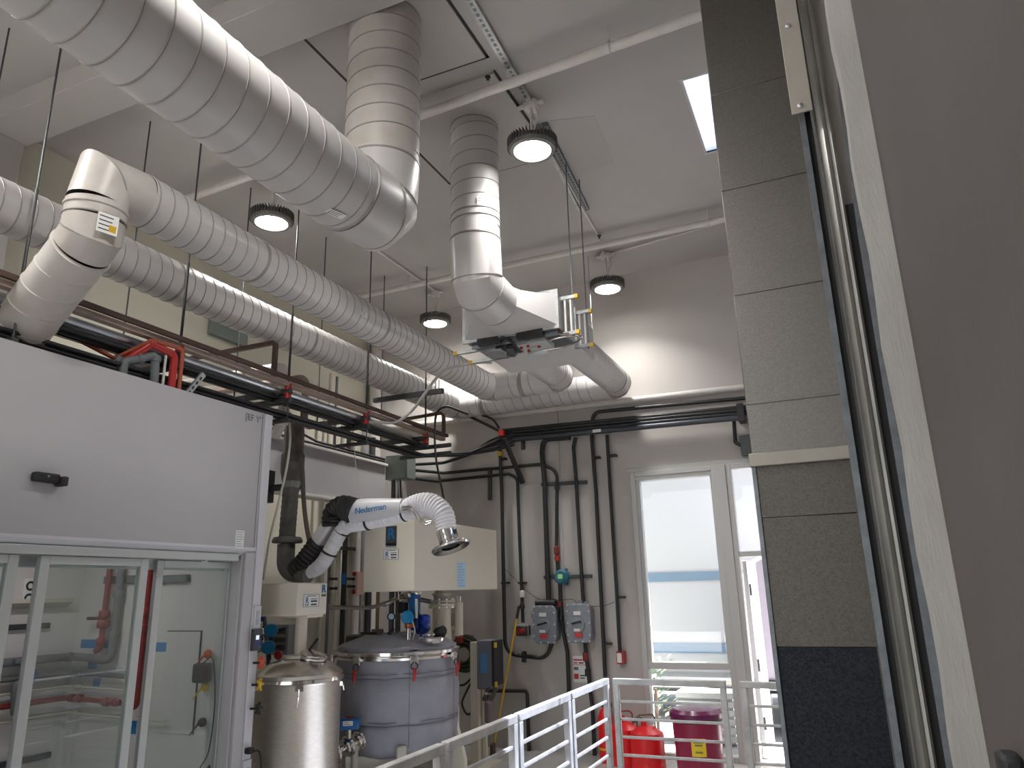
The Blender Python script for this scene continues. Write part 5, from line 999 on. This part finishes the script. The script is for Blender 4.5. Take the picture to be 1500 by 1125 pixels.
# pole, hoses, control stand
a = P(757,906,Y=7.98); b_ = P(722,1100,Y=7.75); t = T('yellow_pole', 'yellow pole leaning on the back wall with black grip', 'pole', tuple(b_))
k = a+(a-b_)*.1; MB().cyl(b_,a,.011,12).build('shaft', YEL, t); MB().cyl(a,k,.016,12).build('black_grip', RUB, t); MB().tube([b_+(a-b_)*.06,b_+V((0,0,.05)),(b_.x,b_.y,.0)],[.014,.03,.035],10).build('foot', RUST, t)
c_ = P(678,958,Y=7.95); t = T('hose_coil', 'coil of dark green hose hung on wall right of the jacketed tank', 'hose', tuple(c_))
for k in range(9): MB().torus((c_.x+random.uniform(-.01,.01),7.97+.02*(k%3),c_.z+random.uniform(-.015,.015)),(random.uniform(-.08,.08),-1,random.uniform(-.08,.08)),.085+.014*k,.012,30,8).build('loop', mat('dark_green_hose', (.045,.055,.035), .5) if k == 0 else MT['dark_green_hose'], t)
MB().box(c_.x-.08,c_.x-.0,7.9,8.24,c_.z+.12,c_.z+.19).build('red_hanger', DRED, t, bevel=.01)
tag(MB().tube(crv([P(x,y,Y=7.9) for x,y in ((665,1003),(680,1003),(693,992),(680,1020),(677,1032),(684,1046),(695,1045),(690,1070),(682,1088),(672,1110))]),.012,8).build('black_cable', RUB), 'black cable looping down the wall beside control stand', 'cable')
sx = P(697,960,Y=7.4).x; t = T('control_stand', 'cream upright carrying a dark controller and hanging bottle', 'stand', (sx,7.4,0))
tz = P(697,940,Y=7.4).z; MB().box(sx-.045,sx+.045,7.35,7.45,0,tz).box(sx+.05,sx+.10,7.42,7.46,0,tz-.45).build('upright', CREAM, t, bevel=.006); MB().box(sx-.15,sx+.2,7.2,7.6,0,.02).build('base_plate', CREAM, t)
k = MB().box(sx+.05,sx+.24,7.32,7.48,tz-.46,tz+.02).build('controller', mat('slate_grey_case', (.17,.18,.22), .45), t, bevel=.01); MB().box(sx+.10,sx+.17,7.315,7.32,tz-.30,tz-.11).build('blue_screen', LCDB, k)
MB().box(sx+.24,sx+.275,7.28,7.5,tz-.42,tz+.02).build('black_door', RUB, k, bevel=.008)
for z in (tz-.0, tz-.38): MB().box(sx+.272,sx+.295,7.275,7.30,z-.05,z).build('yellow_catch', YEL, k)
MB().lathe([(.03,.1),(.05,.085),(.05,-.1),(.04,-.11)],(sx+.20,7.3,tz-.66),(0,0,1),20).build('filter_bottle', mat('brown_grey_bowl', (.17,.14,.14), .35), t)
for i in range(8): c_ = V((sx+.19+random.uniform(-.06,.08),7.31,tz-.5+random.uniform(-.06,.06))); MB().lathe([(.014,-.03),(.02,0),(.014,.03)],c_,(random.uniform(-1,1),0,random.uniform(-1,1)),8).build('tube_fitting', random.choice([STEEL,HOSE,RUST]), t)
# red cans and bin behind the railing
def can(x, y, r, h_, lab, hose):
    t = T('safety_can', lab, 'can', (x,y,0)); MB().lathe([(r*.97,0),(r,.01),(r,h_*.18),(r*.985,h_*.2),(r,h_*.22),(r,h_*.72),(r*.97,h_*.8),(r*.5,h_*.93),(r*.2,h_*.96)],(x,y,0),(0,0,1),32).build('body', CAN, t)
    MB().cyl((x-.02,y,h_*.93),(x-.02,y,h_*1.08),.03,14).build('spout', CAN, t); MB().tube(arc([(x-.09,y,h_*.9),(x-.09,y,h_*1.16),(x+.09,y,h_*1.2),(x+.09,y,h_*.9)],.04,4),.008,8).build('handle', HOSE if hose else DRED, t)
    if hose: MB().tube(crv([(x-.02,y,h_*1.05),(x-.07,y-.02,h_*1.12),(x-.12,y-.02,h_*1.02)]),.016,8).build('flexible_nozzle', HOSE, t)
can(-2.00,7.68,.165,.42,'bright red safety can with hose handle, right one of the pair',True); can(-2.27,7.85,.155,.42,'bright red safety can half behind the rail, left one of the pair',False)
t = T('fire_extinguisher', 'slim red cylinder standing by the railing corner at left of cans', 'extinguisher', (-2.52,7.9,0)); MB().lathe([(.075,0),(.08,.02),(.08,.42),(.05,.49),(.02,.52)],(-2.48,7.9,0),(0,0,1),24).build('cylinder', CAN, t); MB().box(-2.52,-2.41,7.88,7.92,.52,.56).build('lever', RUST, t); MB().cyl((-2.48,7.9,.12),(-2.48,7.9,.14),.081,24).build('yellow_band', YEL, t)
t = T('waste_bin', 'maroon steel oily waste bin with lid and yellow label', 'bin', (-1.47,7.5,0)); bx_, by_ = -1.47, 7.5
MB().lathe([(.195,0),(.205,.02),(.215,.28),(.218,.3),(.225,.5),(.225,.52)],(bx_,by_,0),(0,0,1),40).build('body', BIN, t)
MB().lathe([(.235,.52),(.245,.53),(.245,.57),(.21,.60),(.05,.615)],(bx_,by_,0),(0,0,1),40).build('lid', BINL, t)
MB().lathe([(.226,.495),(.238,.505),(.238,.53),(.226,.532)],(bx_,by_,0),(0,0,1),40).build('black_rim', RUB, t)
la = math.atan2(-by_,-bx_)+.0
R3 = Matrix.Rotation(la,3,'Z'); lc = V((bx_+.219*math.cos(la),by_+.219*math.sin(la),.30)); b = MB()
for i in range(-4,5):
    a = la+i*.065; b.cb((bx_+.2175*math.cos(a),by_+.2175*math.sin(a),.30),(.006,.0155,.15),Matrix.Rotation(a,3,'Z'))
b.build('yellow_label', mat('label_yellow', (.72,.55,.03), .5), t)
b = MB()
for z,n_ in ((.345,4),(.32,3),(.262,3)):
    for i in range(-n_+1,n_): a = la+i*.06; b.cb((bx_+.2215*math.cos(a),by_+.2215*math.sin(a),z),(.003,.008,.014),Matrix.Rotation(a,3,'Z'))
b.build('label_print', INK, t); MB().box(bx_-.3,bx_-.1,by_+.1,by_+.2,.0,.03).build('pedal', CHARC, t)

# ================================================================== RAILING
def panel(lab, a, b_, first=False):
    a = V(a); b_ = V(b_); t = T('railing_panel', lab, 'railing', tuple(a)); d = (b_-a).normalized(); w_ = .042
    fr = MB(); fr.bar(a+V((0,0,1.05)), b_+V((0,0,1.05)), w_, w_)
    for p in (a+d*.021, b_-d*.021): fr.bar(p, p+V((0,0,1.03)), w_, w_, up=d)
    fr.bar(a+V((0,0,.10)), b_+V((0,0,.10)), w_*.8, w_*.8); fr.build('frame', GALV2, t, bevel=.005)
    b = MB()
    for i in range(7): z = .215+.117*i; b.bar(a+d*.03+V((0,0,z)), b_-d*.03+V((0,0,z)), .018,.018)
    b.build('rails', GALV2, t, bevel=.003)
GALV2 = mat('weathered_galvanised', (.56,.56,.56), .5, .25, noise=.3, nscale=9)
rx = -1.71; ya = [2.0, P(649,1088,X=rx).y, P(755,1045,X=rx).y, P(833,1014,X=rx).y, 5.54]
for i, l in enumerate(('railing panel nearest the camera, cut off by the bottom edge','railing panel just right of the jacketed tank','third railing panel along, lit by the sun','last railing panel before the corner by the red cans')):
    panel(l, (rx, ya[i]+.015, 0), (rx, ya[i+1]-.015, 0))
xr = P(1062,998,Y=5.5).x; xs_ = P(1083,1000,Y=5.5).x
panel('railing panel parallel to the window in front of red bin', (rx+.05,5.52,0), (xr,5.52,0)); panel('railing panel in front of the open door beside the duct', (xs_,5.52,0), (.25,5.52,0))

# ================================================================== SHEET METAL DUCT AND TRACKS (right)
FY = 3.6; fx0, fx1 = -.342, .105
zs = [P(x,y,Y=FY).z for x,y in ((1185,755),(1178,668),(1165,583),(1143,420),(1122,264),(1095,125))]; zdk = P(1200,948,Y=FY).z
t = T('sheet_metal_duct', 'tall square galvanised sheet duct rising beside the right wall', 'duct', (fx0, FY, 0))
lv = [zdk, zs[0], zs[1]-.02]
MB().box(fx0+.012, fx1+.0, FY+.006, FY+.40, 0, zdk).build('dark_reflection_section', SPAND, t, bevel=.003)  # dark reflection on the duct, built as a dark section
MB().box(fx0+.012, fx1+.0, FY+.004, FY+.40, zdk, zs[0]).build('section', SPANLOW, t, bevel=.003); MB().box(fx0+.012, fx1, FY+.002, FY+.40, zs[0], zs[1]-.03).build('section', SPANLOW, t, bevel=.003)
prev = zs[1]+.03
for z in zs[2:]+[CZ]:
    MB().box(fx0, fx1, FY, FY+.40, prev, z-.004).build('section', SPAN, t, bevel=.004); 
    if z < CZ: MB().box(fx0+.002, fx1-.002, FY-.006, FY+.4, z-.008, z+.006).build('cleat', SPAN, t, bevel=.002)
    prev = z
MB().box(fx0-.012, fx1+.005, FY-.022, FY+.41, zs[1]-.032, zs[1]+.03).build('flange', PLATE, t, bevel=.004)
MB().box(fx0-.006, fx0+.014, FY-.006, FY+.02, 0, zs[1]-.03).build('corner_angle', DARKG, t, bevel=.002)
MB().box(fx1-.035, fx1+.012, FY-.006, FY+.0, 0, zs[1]-.03).build('side_strip', SPANLOW, t)
for z in (zs[0]+.0, zdk+.05, zdk-.45, P(1305,1118,Y=FY).z): MB().lathe([(.008,0),(.008,.003),(.004,.006)],(fx1-.014,FY-.004,z),(0,-1,0),10).build('screw', GALV, t)
a = P(1140,0,Y=2.74); b_ = P(1160,168,Y=2.74); c_ = P(1190,165,Y=2.74)
t = T('bracket_plate', 'beige bracket plate with two screws beside the top of the sheet duct', 'bracket', (b_.x,2.74,b_.z)); MB().box(b_.x, c_.x+.004, 2.74, 2.748, b_.z, CZ).build('plate', PLATE, t, bevel=.002)
for z in (P(1172,155,Y=2.74).z, P(1148,40,Y=2.74).z): MB().lathe([(.012,0),(.011,.004),(.004,.008)],((b_.x+c_.x)/2-.002,2.74,z),(0,-1,0),12).build('screw', GALV, t)
TYY = 2.8
t = T('door_track', 'galvanised ribbed vertical track between sheet duct and pale corner', 'track', (.14,TYY,0))
pr_ = [(.104,TYY+.06),(.104,TYY+.012),(.112,TYY),(.12,TYY+.008),(.128,TYY-.004),(.14,TYY-.012),(.15,TYY-.006),(.156,TYY+.004),(.166,TYY+.0),(.174,TYY+.012),(.174,TYY+.06)]
MB().prism([(x,y) for x,y in pr_],'z',0,CZ).build('ribbed_channel', GTRK, t, smooth=30)
MB().box(.060,.082,TYY,TYY+.03,0,CZ).build('edge_angle', DARKG, t)
MB().box(.076,.104,TYY+.03,TYY+.06,0,CZ).build('shaded_gap_strip', RUB, t)  # black strip stands in for the shaded gap beside the track
sz = P(1235,105,Y=TYY).z
t = T('door_edge', 'dark slot and grey edge plate right of the ribbed track', 'door edge', (.2,TYY,0))
MB().box(.174,.205,TYY+.04,TYY+.10,0,sz-.55).build('black_slot', RUB, t)
b = MB(); b.prism([(.196,0),(.232,0),(.232,sz),(.222,sz+.02),(.214,sz-.1),(.200,sz-.7)],'y',TYY+.0,TYY+.02); b.build('edge_plate', DARKG, t)
S('trim_6', MB().box(.174,.30,TYY+.105,TYY+.16,0,CZ), CORN)
c_ = P(1480,1100,X=.214); t = T('door_hardware', 'black latch with chrome edge low on the rough partition', 'latch', tuple(c_))
MB().box(.19,.226,c_.y-.05,c_.y+.02,c_.z-.12,c_.z+.0).build('case', RUB, t, bevel=.01); MB().box(.192,.199,c_.y+.012,c_.y+.022,c_.z-.11,c_.z-.005).build('chrome_edge', CHROME, t)

# ================================================================== LIGHT
wd = bpy.data.worlds.new('sky'); SC.world = wd; wd.use_nodes = True; nt = wd.node_tree; bg = nt.nodes['Background']
sky = nt.nodes.new('ShaderNodeTexSky'); sky.sky_type = 'NISHITA'; sky.sun_disc = False; sky.sun_elevation = math.radians(66); sky.sun_rotation = math.radians(50); sky.air_density = 1.2; sky.dust_density = 2.5
hs = nt.nodes.new('ShaderNodeHueSaturation'); hs.inputs['Saturation'].default_value = .45; nt.links.new(sky.outputs[0], hs.inputs['Color']); nt.links.new(hs.outputs[0], bg.inputs[0]); bg.inputs[1].default_value = .33
sl = bpy.data.lights.new('sun', 'SUN'); sl.energy = 42; sl.angle = math.radians(.6); sl.color = (1,.95,.87)
so = bpy.data.objects.new('sun', sl); COL.objects.link(so); so.location = (3,8,12)
so.rotation_euler = V((-.46,-.10,-1)).to_track_quat('-Z','Y').to_euler()
vs_ = SC.view_settings; vs_.view_transform = 'Standard'; vs_.look = 'None'; vs_.gamma = 1; vs_.use_curve_mapping = False; vs_.exposure = 0.56
SC.cycles.max_bounces = 8; SC.cycles.diffuse_bounces = 5; SC.cycles.transparent_max_bounces = 12; SC.cycles.sample_clamp_indirect = 6
